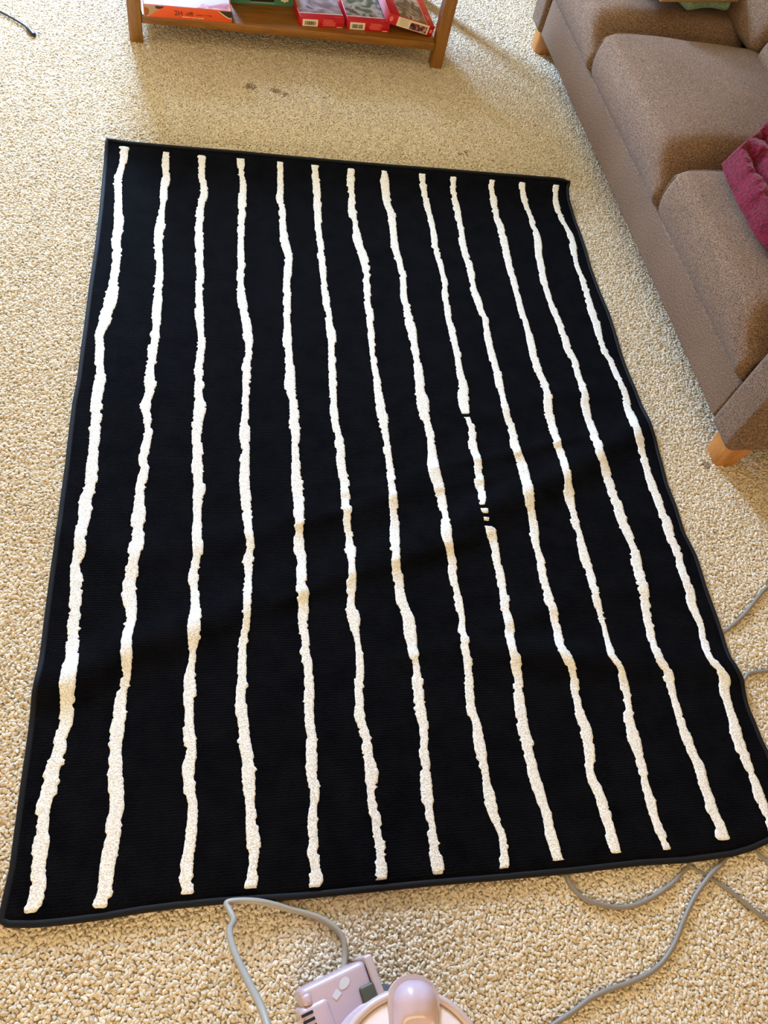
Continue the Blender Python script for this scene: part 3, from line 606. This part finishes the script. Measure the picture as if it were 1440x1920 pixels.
foot(0.052, 0.054); foot(0.052, LEN-0.054); foot(0.80, 0.054); foot(0.80, LEN-0.054)

# ------------------------------------------------------------------ burgundy throw on the sofa
def sofa_w(x, y, z):
    c, s = math.cos(SOFA_RZ), math.sin(SOFA_RZ)
    return (1.267+x*c-y*s, 1.036+x*s+y*c, z)
def blanket():
    ring = [(.055, .72), (.040, .66), (.036, .58), (.030, .50), (.030, .42), (.06, .35), (.15, .29), (.30, .27), (.42, .33), (.455, .50), (.45, .75), (.38, .92), (.28, .90), (.17, .82)]
    cx, cy = 0.25, 0.58
    ROLLS = [([(.075, .74), (.065, .62), (.060, .48), (.085, .38), (.17, .32)], .040, .062), ([(.08, .73), (.19, .82), (.30, .89)], .036, .075),
             ([(.125, .72), (.150, .62), (.120, .50)], .036, .080), ([(.20, .79), (.235, .68), (.205, .55), (.165, .42)], .044, .098),
             ([(.30, .86), (.315, .66), (.28, .46), (.24, .36)], .046, .110), ([(.38, .86), (.40, .62), (.36, .40)], .05, .100)]
    rp = [Vector((x, y, 0)) for x, y in ring]
    loop = catmull(rp+[rp[0]], 14)[:-1]
    n = len(loop); K = 60; V, F = [], []
    for j in range(K+1):
        rho = (j/K)**0.8
        for i, p in enumerate(loop):
            x = cx+(p.x-cx)*rho; y = cy+(p.y-cy)*rho
            q = Vector((x*9, y*9, 0.7))
            wv = noise.noise_vector(q*0.5)
            z = 0.407+0.030*math.sqrt(max(0, 1-rho**7))+0.030*(1-rho*rho)
            xx = x+0.010*noise.noise(Vector((x*14, y*14, 4))); yy = y+0.014*noise.noise(Vector((x*14, y*14, 9)))
            for pts, rad, hh in ROLLS:
                dd = 1e9
                for (ax, ay), (bx_, by_) in zip(pts, pts[1:]):
                    ex, ey = bx_-ax, by_-ay
                    t = max(0, min(1, ((xx-ax)*ex+(yy-ay)*ey)/(ex*ex+ey*ey)))
                    dd = min(dd, math.hypot(xx-ax-t*ex, yy-ay-t*ey))
                if dd < rad: z = max(z, 0.407+hh*(0.35+0.65*math.sqrt(1-(dd/rad)**2))*min(1, (1-rho)*9+0.15))
            z += 0.008*noise.noise(Vector((x*34, y*34, 7)))*min(1, (1-rho)*8)+0.0035*noise.noise(Vector((x*95, y*95, 1.0)))*min(1, (1-rho)*9)
            if rho > 0.985: z = 0.411
            edge = min(1, (1-rho)*6+0.25)
            lift = 0.014*noise.noise(Vector((x*16, y*16, 3)))
            V.append(sofa_w(x+0.028+lift*edge, y+0.012+lift*0.6*edge, z))
    for j in range(K):
        for i in range(n):
            a = j*n+i; b_ = j*n+(i+1) % n
            F.append((a, a+n, b_+n, b_))
    base = len(V)
    for i, p in enumerate(loop): V.append(sofa_w(cx+0.028+(p.x-cx)*0.9, cy+0.012+(p.y-cy)*0.9, 0.405))
    for i in range(n): F.append((K*n+i, base+i, base+(i+1) % n, K*n+(i+1) % n))
    F.append(tuple(range(base, base+n)))
    o = mesh_obj('throw_blanket', V, F, M_BLANKET)
    tag(o, 'crumpled burgundy fleece throw heaped on the sofa seat', 'blanket')
blanket()

# ------------------------------------------------------------------ wooden tray and green cloth on the far seat cushion
M_TRAY = wood_mat('pale_tray_wood', srgb(176, 136, 84), srgb(214, 178, 124), 0.45)
M_GREEN = fabric_mat('pale_green_cloth', srgb(96, 128, 92), srgb(156, 182, 146), 0.2, 300, 0.001)
def tray():
    t = empty('wooden_tray', sofa_w(0.168, 1.518, 0.0), SOFA_RZ+math.radians(12.8))
    tag(t, 'light wooden tray resting on a green cloth on the sofa', 'tray')
    z = 0.440
    rbox_obj('tray_base', (0.1625, 0.13, z+0.006), (0.325, 0.26, 0.010), M_TRAY, t, r=0.003)
    for (c, s) in (((0.1625, 0.006, z+0.016), (0.325, 0.012, 0.03)), ((0.1625, 0.254, z+0.016), (0.325, 0.012, 0.03)),
                   ((0.006, 0.13, z+0.016), (0.012, 0.236, 0.03)), ((0.319, 0.13, z+0.016), (0.012, 0.236, 0.03))):
        rbox_obj('tray_rim', c, s, M_TRAY, t, r=0.003)
    def df(x, y, zz):
        return (x+0.006*math.sin(y*30), y+0.012*math.sin(x*26+1), zz+(0.004*math.sin(x*33+y*20) if zz > 0 else 0)*0)
    g = rbox_obj('green_cloth', (0, 0, 0), (0.18, 0.25, 0.036), M_GREEN, None, r=0.014, seg=3, div=(16, 16, 2), deform=df)
    g.location = sofa_w(0.370, 1.718, 0.419); g.rotation_euler = (0, 0, SOFA_RZ+math.radians(8))
    tag(g, 'folded pale green cloth tucked under the wooden tray on the sofa', 'cloth')
tray()

# ------------------------------------------------------------------ coffee table (local x along its front, local y towards the far wall)
TAB_RZ = math.atan2(0.077, 0.997)
table = empty('coffee_table', (-0.293, 2.739, 0.0), TAB_RZ)
tag(table, 'honey oak coffee table with a low shelf of boxed games', 'table')
TD, TX = 0.56, 1.0555
for (x, y) in ((0, 0.0215), (TX, 0.0215), (0, TD-0.0215), (TX, TD-0.0215)):
    rbox_obj('leg', (x, y, 0.21), (0.043, 0.043, 0.42), M_OAK_UP, table, r=0.003, seg=2)
SHELF_Z = 0.0915
rbox_obj('shelf', (TX/2, TD/2, SHELF_Z-0.0135), (TX-0.043, TD-0.012, 0.027), M_OAK, table, r=0.003, seg=2)
rbox_obj('tabletop', (TX/2, TD/2, 0.435), (TX+0.10, TD+0.05, 0.028), M_OAK, table, r=0.005, seg=2)
for y in (0.018, TD-0.018):
    rbox_obj('apron', (TX/2, y, 0.39), (TX-0.043, 0.02, 0.06), M_OAK, table, r=0.002, seg=1)
for x in (0.0, TX):
    rbox_obj('apron', (x, TD/2, 0.39), (0.02, TD-0.086, 0.06), M_OAK, table, r=0.002, seg=1)

def table_w(x, y, z):
    c, s = math.cos(TAB_RZ), math.sin(TAB_RZ)
    return (-0.293+x*c-y*s, 2.739+x*s+y*c, z)

M_ORANGE = plain('orange_card', srgb(236, 92, 38), 0.45)
M_BROWN_INK = plain('dark_brown_ink', srgb(88, 36, 14), 0.5)
M_TAN = plain('tan_card', srgb(182, 156, 118), 0.5)
M_RUST = plain('rust_card', srgb(170, 82, 30), 0.5)
M_CREAM = plain('cream_card', srgb(238, 226, 200), 0.5)
M_TEAL = plain('teal_card', srgb(78, 140, 108), 0.45)
M_DARK = plain('dark_print', srgb(30, 28, 20), 0.5)
M_RED = plain('red_card', srgb(196, 20, 34), 0.35)
M_PINKINK = plain('pale_red_ink', srgb(232, 120, 104), 0.45)
M_CHOC = plain('dark_olive_card', srgb(52, 42, 26), 0.5)
def print_mat(name, stops, scale, dist=1.2, rough=0.42, stretch=(1, 1, 1)):
    m, nt, b = new_mat(name)
    n = noise_tex(nt, coords(nt, stretch), scale, 2, 0.5, dist)
    nt.links.new(ramp(nt, n, stops), b.inputs['Base Color']); b.inputs['Roughness'].default_value = rough
    return m
M_PIC_A = print_mat('grey_mauve_picture', [(0.3, srgb(60, 50, 56)), (0.48, srgb(140, 116, 112)), (0.6, srgb(176, 160, 164)), (0.72, srgb(70, 66, 88))], 14)
M_PIC_B = print_mat('village_picture', [(0.3, srgb(34, 62, 36)), (0.45, srgb(74, 90, 66)), (0.55, srgb(176, 160, 136)), (0.68, srgb(58, 44, 44))], 18)
M_PIC_C = print_mat('sepia_picture', [(0.3, srgb(66, 50, 36)), (0.5, srgb(132, 112, 84)), (0.62, srgb(196, 180, 150)), (0.75, srgb(90, 40, 36))], 20)
M_PIC_O = print_mat('pale_blue_pink_picture', [(0.35, srgb(238, 240, 255)), (0.55, srgb(250, 236, 240)), (0.66, srgb(236, 130, 140)), (0.75, srgb(150, 110, 160))], 9)
M_THUMB = print_mat('thumbnail_picture', [(0.35, srgb(40, 24, 20)), (0.5, srgb(140, 60, 50)), (0.62, srgb(200, 180, 160)), (0.75, srgb(70, 60, 40))], 60)

def poly(name, pts, thick, mat, parent, axis='front'):
    """flat print: polygon in (u, v) on a front face (x, z) or a top face (x, y)"""
    n = len(pts); V = []
    for d in (0, thick):
        for (u, v, w) in pts:
            V.append((u, w-d, v) if axis == 'front' else (u, v, w+d))
    F = [tuple(range(n)), tuple(reversed(range(n, 2*n)))]+[(i, n+i, n+(i+1) % n, (i+1) % n) for i in range(n)]
    if axis != 'front': F = [tuple(reversed(f)) for f in F]
    bm = bmesh.new(); vs = [bm.verts.new(v) for v in V]
    for f in F: bm.faces.new([vs[i] for i in f])
    return bm_obj(name, bm, mat, parent)
def rect(name, u0, u1, v0, v1, w, mat, parent, axis='front', thick=0.0006):
    return poly(name, [(u0, v0, w), (u1, v0, w), (u1, v1, w), (u0, v1, w)], thick, mat, parent, axis)
def strips(name, lst, w, mat, parent, axis='front', thick=0.0006):
    bm = bmesh.new()
    for (u0, u1, v0, v1) in lst:
        c = ((u0+u1)/2, w-thick/2, (v0+v1)/2) if axis == 'front' else ((u0+u1)/2, (v0+v1)/2, w+thick/2)
        s = (u1-u0, thick, v1-v0) if axis == 'front' else (u1-u0, v1-v0, thick)
        g = bmesh.ops.create_cube(bm, size=1.0)['verts']
        bmesh.ops.scale(bm, vec=s, verts=g); bmesh.ops.translate(bm, vec=c, verts=g)
    return bm_obj(name, bm, mat, parent)
def lettering(name, txt, size, loc, mat, parent, rot=(math.pi/2, 0, 0), ext=0.0004, sx=1.0):
    cu = bpy.data.curves.new(name, 'FONT'); cu.body = txt; cu.size = size; cu.extrude = ext; cu.resolution_u = 2
    tmp = bpy.data.objects.new(name, cu); COL.objects.link(tmp)
    dg = bpy.context.evaluated_depsgraph_get(); dg.update()
    me = bpy.data.meshes.new_from_object(tmp.evaluated_get(dg))
    bpy.data.objects.remove(tmp)
    me.materials.clear(); me.materials.append(mat)
    o = bpy.data.objects.new(name, me); COL.objects.link(o); o.parent = parent
    o.location = loc; o.rotation_euler = rot; o.scale = (sx, 1, 1)
    return o

def orange_box():
    W, Hh, D = 0.284, 0.036, 0.122
    b = empty('game_box', table_w(0.030, -0.002, SHELF_Z+0.0003), TAB_RZ+math.radians(1.5))
    tag(b, 'flat orange game box with dark brown lettering on the low table shelf', 'box')
    bm = rbox_obj('box_body', (W/2, D/2, Hh/2), (W, D, Hh), M_ORANGE, b, r=0.0012, seg=1)
    f = -0.0001
    rect('lid_picture', 0.004, W-0.004, 0.005, D-0.004, Hh, M_PIC_O, b, 'top')
    poly('corner_patch', [(0.0, 0.001, f), (0.014, 0.001, f), (0.030, 0.012, f), (0.040, 0.020, f), (0.055, 0.026, f), (0.065, 0.0355, f), (0.0, 0.0355, f)], 0.0005, M_TAN, b)
    poly('corner_disc', [(0.0025, 0.003, f-0.0006), (0.009, 0.003, f-0.0006), (0.016, 0.010, f-0.0006), (0.018, 0.019, f-0.0006), (0.015, 0.027, f-0.0006), (0.0025, 0.029, f-0.0006)], 0.0004, M_RUST, b)
    poly('corner_wedge', [(0.040, 0.027, f-0.0006), (0.052, 0.0265, f-0.0006), (0.062, 0.031, f-0.0006), (0.065, 0.0355, f-0.0006), (0.036, 0.0355, f-0.0006)], 0.0004, M_BROWN_INK, b)
    poly('corner_panel', [(0.240, 0.0355, f), (0.258, 0.024, f), (0.272, 0.0165, f), (W-0.0005, 0.015, f), (W-0.0005, 0.0355, f)], 0.0005, M_CHOC, b)
    poly('corner_line', [(0.2375, 0.0352, f-.0006), (0.256, 0.0228, f-.0006), (0.271, 0.0150, f-.0006), (W-0.001, 0.0135, f-.0006), (W-0.001, 0.0160, f-.0006), (0.272, 0.0172, f-.0006), (0.258, 0.0248, f-.0006), (0.242, 0.0355, f-.0006)], 0.0004, M_CREAM, b)
    lettering('title_lettering', '2H', 0.021, (0.097, f-0.0006, 0.0115), M_BROWN_INK, b, sx=1.05)
    lettering('title_lettering', 'ulffi', 0.017, (0.134, f-0.0006, 0.0135), M_BROWN_INK, b)
    strips('title_dash', [(0.168, 0.187, 0.0165, 0.0180), (0.193, 0.196, 0.0170, 0.0190), (0.201, 0.216, 0.0180, 0.0195), (0.213, 0.216, 0.0150, 0.0195)], f, M_BROWN_INK, b)
    strips('small_print', [(0.122, 0.150, 0.0072, 0.0088), (0.152, 0.170, 0.0070, 0.0086), (0.172, 0.192, 0.0068, 0.0084)], f, M_CREAM, b)
orange_box()

def teal_box():
    W, Hh, D = 0.222, 0.060, 0.20
    b = empty('game_box', table_w(0.318, 0.134, SHELF_Z+0.0003), TAB_RZ+math.radians(5.0))
    tag(b, 'teal green box standing deeper on the table shelf behind orange box', 'box')
    rbox_obj('box_body', (W/2, D/2, Hh/2), (W, D, Hh), M_TEAL, b, r=0.0012, seg=1)
    rect('dark_label', 0.068, 0.152, 0.011, 0.052, -0.0001, M_DARK, b)
    rect('label_border', 0.068, 0.154, 0.0065, 0.0100, -0.0001, plain('pale_teal_ink', srgb(140, 176, 150), 0.5), b)
    poly('white_symbol', [(0.176, 0.016, -.0001), (0.186, 0.015, -.0001), (0.189, 0.010, -.0001), (0.192, 0.015, -.0001), (0.202, 0.016, -.0001), (0.202, 0.021, -.0001), (0.176, 0.021, -.0001)], 0.0006, M_CREAM, b)
teal_box()

def red_box(label, loc, rz, W, Hh, D, pic, ry=0.0, kind='barcode'):
    b = empty('puzzle_box', loc, rz)
    b.rotation_euler = (0, ry, rz)
    tag(b, label, 'box', 'red puzzle boxes on the table shelf')
    rbox_obj('box_body', (W/2, D/2, Hh/2), (W, D, Hh), M_RED, b, r=0.0012, seg=1)
    f = -0.0001
    if kind == 'barcode':
        rect('lid_picture', 0.003, W-0.003, 0.030, D-0.004, Hh, pic, b, 'top')
        rect('lid_line', 0.001, W-0.001, 0.0265, 0.0295, Hh, M_CREAM, b, 'top')
        lab = rect('barcode_label', 0.010, 0.064, 0.0015, Hh-0.006, f, M_CREAM, b)
        bars = []; x = 0.018; rr = random.Random(len(label))
        while x < 0.056:
            w = rr.choice((0.0008, 0.0016, 0.0028)); bars.append((x, x+w, 0.006, Hh-0.012)); x += w+rr.choice((0.0010, 0.0018))
        strips('barcode', bars, f-0.0007, M_DARK, lab)
        rows = []
        for k in range(6):
            z = 0.0055+k*0.0036; a = rr.uniform(0, 0.010); c = rr.uniform(0, 0.012)
            rows.append((0.076+a, 0.128-c, z, z+0.0016))
        strips('small_print', rows, f, M_PINKINK, b)
        strips('small_mark', [(W-0.026, W-0.006, 0.0018, 0.0036)], f, M_CREAM, b)
        strips('small_mark', [(W-0.034, W-0.010, 0.010, 0.0115)], Hh, M_PINKINK, b, 'top')
    else:
        rect('lid_picture', 0.040, W-0.034, 0.003, D-0.004, Hh, pic, b, 'top')
        rect('lid_line', W-0.0335, W-0.0300, 0.002, D-0.004, Hh, M_PINKINK, b, 'top')
        lettering('title_lettering', 'Mll', 0.026, (W-0.005, 0.036, Hh+0.0003), M_PINKINK, b, rot=(0, 0, math.pi/2))
        lab = rect('paper_label', 0.036, W-0.020, 0.0015, Hh-0.0015, f, M_CREAM, b)
        rect('label_picture', 0.086, W-0.026, 0.004, Hh-0.008, f-0.0007, M_THUMB, lab)
        rows = [(0.044+random.uniform(0, .004), 0.080-random.uniform(0, .008), 0.007+k*0.0042, 0.0086+k*0.0042) for k in range(6)]
        strips('small_print', rows, f-0.0007, plain('grey_ink', srgb(196, 180, 150), 0.6), lab)
        poly('maker_mark', [(0.012+0.007*math.cos(a*0.524), 0.018+0.009*math.sin(a*0.524), f) for a in range(12)], 0.0006, M_PINKINK, b)
        strips('small_mark', [(W-0.014, W-0.005, 0.010, 0.022)], f, M_PINKINK, b)
HB = 0.030
red_box('red puzzle box with barcode label standing next to the teal box', table_w(0.545, 0.031, SHELF_Z+0.0003), TAB_RZ+math.radians(4), 0.158, HB, 0.22, M_PIC_A)
red_box('red barcoded puzzle box that a tilted box leans on', table_w(0.713, 0.040, SHELF_Z+0.0003), TAB_RZ+math.radians(2), 0.154, HB+0.001, 0.22, M_PIC_B)
red_box('red puzzle box with white paper label tilted against the table leg', table_w(0.850, 0.036, SHELF_Z+0.036), TAB_RZ+math.radians(2), 0.178, 0.034, 0.20, M_PIC_C, ry=math.radians(11.0), kind='label')

# ------------------------------------------------------------------ vacuum cleaner
M_LILAC = plain('lilac_plastic', srgb(186, 164, 172), 0.28, 0.5, coat=0.3)
M_PALE = plain('pale_pink_plastic', srgb(226, 212, 210), 0.35, 0.5)
M_RIM = plain('dusty_pink_plastic', srgb(190, 170, 168), 0.35, 0.5)
M_PEDAL = plain('dark_green_rubber', srgb(72, 76, 62), 0.5)
M_SLOT = plain('vent_black', srgb(14, 14, 16), 0.8)
M_SYMBOL = plain('pale_grey_symbol', srgb(204, 202, 208), 0.45)
M_BUMPER = plain('grey_rubber_bumper', srgb(70, 66, 70), 0.7)
vac = empty('vacuum_cleaner', (0.252, -0.138, 0.0))
tag(vac, 'lilac canister vacuum cleaner with round lid standing on the carpet', 'vacuum cleaner')
def vac_body():
    C = (0.252, -0.138, 0.0)
    v, f = lathe([(0.098, 0.012), (0.106, 0.030), (0.106, 0.055), (0.100, 0.062), (0.099, 0.255)], C, 72)
    under(mesh_obj('canister', v, f, M_LILAC), vac)
    v, f = lathe([(0.094, 0.0), (0.112, 0.004), (0.116, 0.016), (0.112, 0.030), (0.096, 0.032)], C, 72)
    under(mesh_obj('base_bumper', v, f, M_BUMPER), vac)
    v, f = lathe([(0.100, 0.250), (0.109, 0.253), (0.1115, 0.262), (0.1105, 0.272), (0.106, 0.2755), (0.1010, 0.2735), (0.0995, 0.268)], C, 96)
    under(mesh_obj('lid_rim', v, f, M_RIM), vac)
    v, f = lathe([(0.0995, 0.262), (0.0990, 0.2700), (0.094, 0.2725), (0.060, 0.2765), (0.02, 0.278), (0.002, 0.2782)], C, 96)
    under(mesh_obj('lid', v, f, M_PALE), vac)
    # hooded handle on the lid edge
    def hood(x, y, z):
        t = (z+0.028)/0.056
        if t > 0.5:
            s = 1-smooth01((y+0.004)/0.018); k = max(0.0, 1-(x/0.026)**2)
            z -= 0.026*s*k
        return (x*(1-0.10*t), y*(1-0.05*t), z)
    hv, hf = rbox((0, 0, 0), (0.064, 0.110, 0.056), 0.0275, 7, (3, 10, 1), hood)
    hd = mesh_obj('handle', hv, hf, M_LILAC); hd.rotation_euler = (0, 0, math.radians(-6)); hd.location = (0.2615, -0.073, 0.283)
    bpy.context.view_layer.update(); under(hd, vac)
    # arched flange carrying the handle
    pts = []
    for k in range(25):
        a = math.pi*k/24; pts.append((0.0365*math.cos(a), 0.032*math.sin(a)))
    pts = [(0.0365, -0.05)]+pts+[(-0.0365, -0.05)]
    bm = bmesh.new(); lo = [bm.verts.new((x, y, 0)) for x, y in pts]; hi = [bm.verts.new((x, y, 0.013)) for x, y in pts]
    n = len(pts); bm.faces.new(list(reversed(lo))); bm.faces.new(hi)
    for i in range(n): bm.faces.new((lo[i], lo[(i+1) % n], hi[(i+1) % n], hi[i]))
    bmesh.ops.bevel(bm, geom=[e for e in bm.edges if all(v_.co.z > 0.01 for v_ in e.verts)], offset=0.0035, segments=3, affect='EDGES')
    fl = bm_obj('handle_flange', bm, M_RIM); fl.rotation_euler = (0, 0, math.radians(-6)); fl.location = (0.264, -0.0440, 0.263)
    bpy.context.view_layer.update(); under(fl, vac)
vac_body()
def vac_housing():
    a = math.radians(16.7); ox, oy = 0.126, -0.018; ca, sa = math.cos(a), math.sin(a)
    def place(o, cx, cy, z):
        o.location = (ox+cx*ca-cy*sa, oy+cx*sa+cy*ca, z); o.rotation_euler = (0, 0, a)
        bpy.context.view_layer.update(); return under(o, vac)
    ZT = 0.120
    place(rbox_obj('motor_housing', (0, 0, 0), (0.108, 0.105, ZT-0.012), M_LILAC, None, r=0.009, seg=4), 0.049, -0.050, (ZT+0.012)/2)
    place(rbox_obj('side_bumper', (0, 0, 0), (0.0135, 0.100, ZT-0.008), M_RIM, None, r=0.004, seg=3), 0.1105, -0.044, (ZT+0.012)/2)
    md = place(rbox_obj('vent_module', (0, 0, 0), (0.046, 0.085, ZT-0.010), M_LILAC, None, r=0.008, seg=4), 0.010, -0.064, (ZT+0.018)/2)
    kn = place(rbox_obj('latch', (0, 0, 0), (0.014, 0.016, 0.05), M_LILAC, None, r=0.005, seg=3), 0.003, -0.014, ZT-0.020)
    for k in range(6):
        s = rbox_obj('vent_slot', (0, 0, 0), (0.0185, 0.0042, 0.0016), M_SLOT, None, r=0.0007, seg=1)
        cx, cy = -0.003, -0.031-k*0.0088
        s.location = (ox+cx*ca-cy*sa, oy+cx*sa+cy*ca, ZT+0.0042); s.rotation_euler = (0, 0, a)
        bpy.context.view_layer.update()
        s.parent = md; s.matrix_parent_inverse = (vac.matrix_basis @ vac.matrix_basis.inverted() @ md.matrix_basis).inverted()
    pd = place(rbox_obj('foot_pedal', (0, 0, 0), (0.024, 0.030, 0.012), M_PEDAL, None, r=0.004, seg=3), 0.093, -0.045, ZT+0.001)
    # footprint symbol: sole and heel
    def blob(name, cx, cy, lx, ly, rot, pts):
        bm = bmesh.new()
        lo = [bm.verts.new((x*lx, y*ly, 0)) for x, y in pts]; hi = [bm.verts.new((x*lx, y*ly, 0.0008)) for x, y in pts]
        m_ = len(pts); bm.faces.new(list(reversed(lo))); bm.faces.new(hi)
        for i in range(m_): bm.faces.new((lo[i], lo[(i+1) % m_], hi[(i+1) % m_], hi[i]))
        o = bm_obj(name, bm, M_SYMBOL)
        o.location = (cx, cy, ZT-0.0001); o.rotation_euler = (0, 0, rot); bpy.context.view_layer.update(); under(o, vac)
    sole = [(math.cos(t*math.pi/10)*(1.0 if math.cos(t*math.pi/10) > 0 else 0.85), math.sin(t*math.pi/10)*(0.80+0.22*math.cos(t*math.pi/10))) for t in range(20)]
    r0 = math.radians(48)
    blob('foot_symbol', 0.1905, -0.0155, 0.0105, 0.0082, r0, sole)
    heel = [(-1, -.55), (-.6, -.75), (.9, -.85), (1.0, -.7), (1.0, .7), (.9, .85), (-.6, .75), (-1, .55)]
    blob('foot_symbol', 0.1785, -0.0285, 0.0062, 0.0062, r0, heel)
vac_housing()

# ------------------------------------------------------------------ cords
M_CORD = plain('grey_vinyl_cord', srgb(122, 114, 104), 0.5)
M_CORD2 = plain('light_grey_vinyl_cord', srgb(150, 142, 128), 0.5)
CR = 0.0046
def cord(name, pts, r, mat, label, n=8):
    path = catmull([Vector(p) for p in pts], n)
    v, f = tube(path, r, 10)
    o = mesh_obj(name, v, f, mat); tag(o, label, 'cord'); return o
Z0 = 0.0090
def fl(L, z=Z0): return [(x, y, z) for x, y in L]
LOW = 0.0040
main = fl([(0.372, -0.170), (0.44, -0.158), (0.50, -0.137), (0.562, -0.111), (0.602, -0.096), (0.635, -0.082), (0.673, -0.073), (0.716, -0.066), (0.755, -0.056), (0.787, -0.041),
           (0.82, -0.014), (0.85, 0.021), (0.887, 0.058)])
main += [(0.928, 0.090, Z0+0.003), (0.984, 0.124, LOW), (1.05, 0.20, LOW), (1.11, 0.27, LOW), (1.19, 0.30, Z0), (1.27, 0.24, Z0), (1.27, 0.12, Z0), (1.17, 0.04, Z0), (1.08, 0.008, Z0),
         (1.021, 0.008, Z0), (0.995, 0.026, Z0), (0.962, 0.059, Z0-.002), (0.926, 0.087, Z0-.004), (0.906, 0.101, LOW), (0.878, 0.122, LOW), (0.80, 0.19, LOW), (0.70, 0.20, LOW), (0.645, 0.16, LOW),
         (0.636, 0.128, LOW), (0.636, 0.110, Z0), (0.643, 0.091, Z0), (0.664, 0.070, Z0), (0.703, 0.056, Z0), (0.740, 0.051, Z0), (0.780, 0.057, Z0), (0.830, 0.075, Z0),
         (0.862, 0.092, Z0-.003), (0.905, 0.130, LOW), (0.95, 0.25, LOW), (1.00, 0.40, LOW), (1.07, 0.458, LOW), (1.142, 0.469, LOW+.001), (1.168, 0.486, Z0), (1.216, 0.490, Z0),
         (1.30, 0.50, Z0), (1.40, 0.56, Z0), (1.42, 0.66, Z0), (1.36, 0.712, Z0), (1.300, 0.699, Z0), (1.204, 0.625, Z0), (1.124, 0.576, LOW), (1.06, 0.53, LOW), (1.02, 0.30, LOW), (1.030, 0.17, LOW), (1.043, 0.127, LOW+.001),
         (1.060, 0.103, Z0-.002), (1.12, 0.02, Z0), (1.20, -0.10, Z0)]
cord('power_cord', main, CR, M_CORD, 'long grey vacuum cord looping out from under the rug corner')
hose = [(0.203, -0.020, 0.020), (0.208, 0.008, 0.012), (0.211, 0.025, Z0), (0.210, 0.045, Z0), (0.200, 0.063, Z0), (0.176, 0.081, Z0), (0.149, 0.093, Z0), (0.122, 0.101, 0.011), (0.095, 0.110, 0.016), (0.063, 0.118, 0.021),
        (0.032, 0.121, 0.024), (0.014, 0.119, 0.026), (0.018, 0.108, 0.032), (0.025, 0.091, 0.05), (0.018, 0.075, 0.08), (0.022, 0.050, 0.13), (0.032, 0.023, 0.19), (0.044, -0.004, 0.26),
        (0.056, -0.032, 0.33), (0.075, -0.085, 0.37), (0.120, -0.150, 0.36), (0.170, -0.190, 0.31), (0.200, -0.195, 0.282)]
cord('appliance_cord', hose, 0.0053, M_CORD2, 'light grey cord bending over the rug edge beside the vacuum cleaner')

def plug():
    p = empty('plug_cord', (-0.62, 2.71, 0.0))
    tag(p, 'thin black cable with a two pin plug lying on carpet', 'cable')
    mb = plain('black_plastic', srgb(14, 15, 20), 0.35); mm = plain('nickel_pin', srgb(120, 120, 122), 0.3, metal=1.0)
    path = catmull([Vector(v) for v in [(-1.05, 3.02, .010), (-0.90, 2.93, .010), (-0.80, 2.862, .010), (-0.725, 2.806, .011), (-0.675, 2.768, .012), (-0.645, 2.742, .0125), (-0.634, 2.730, .0125)]], 8)
    v, f = tube(path, 0.0033, 8); under(mesh_obj('cable', v, f, mb), p)
    def r(t): return 0.0045+0.0050*smooth01(t*1.6)-0.002*smooth01((t-0.75)*4)
    d = [Vector((-0.638, 2.735, .0125)).lerp(Vector((-0.6055, 2.690, .0115)), k/10) for k in range(11)]
    v, f = tube(d, r, 10, flat=0.75); under(mesh_obj('plug_body', v, f, mb), p)
    for (a, b_) in (((-0.611, 2.702, .012), (-0.594, 2.7085, .012)), ((-0.607, 2.690, .012), (-0.590, 2.6965, .012))):
        v, f = tube([Vector(a), Vector(b_)], 0.0020, 6, flat=0.5); under(mesh_obj('pin', v, f, mm), p)
plug()
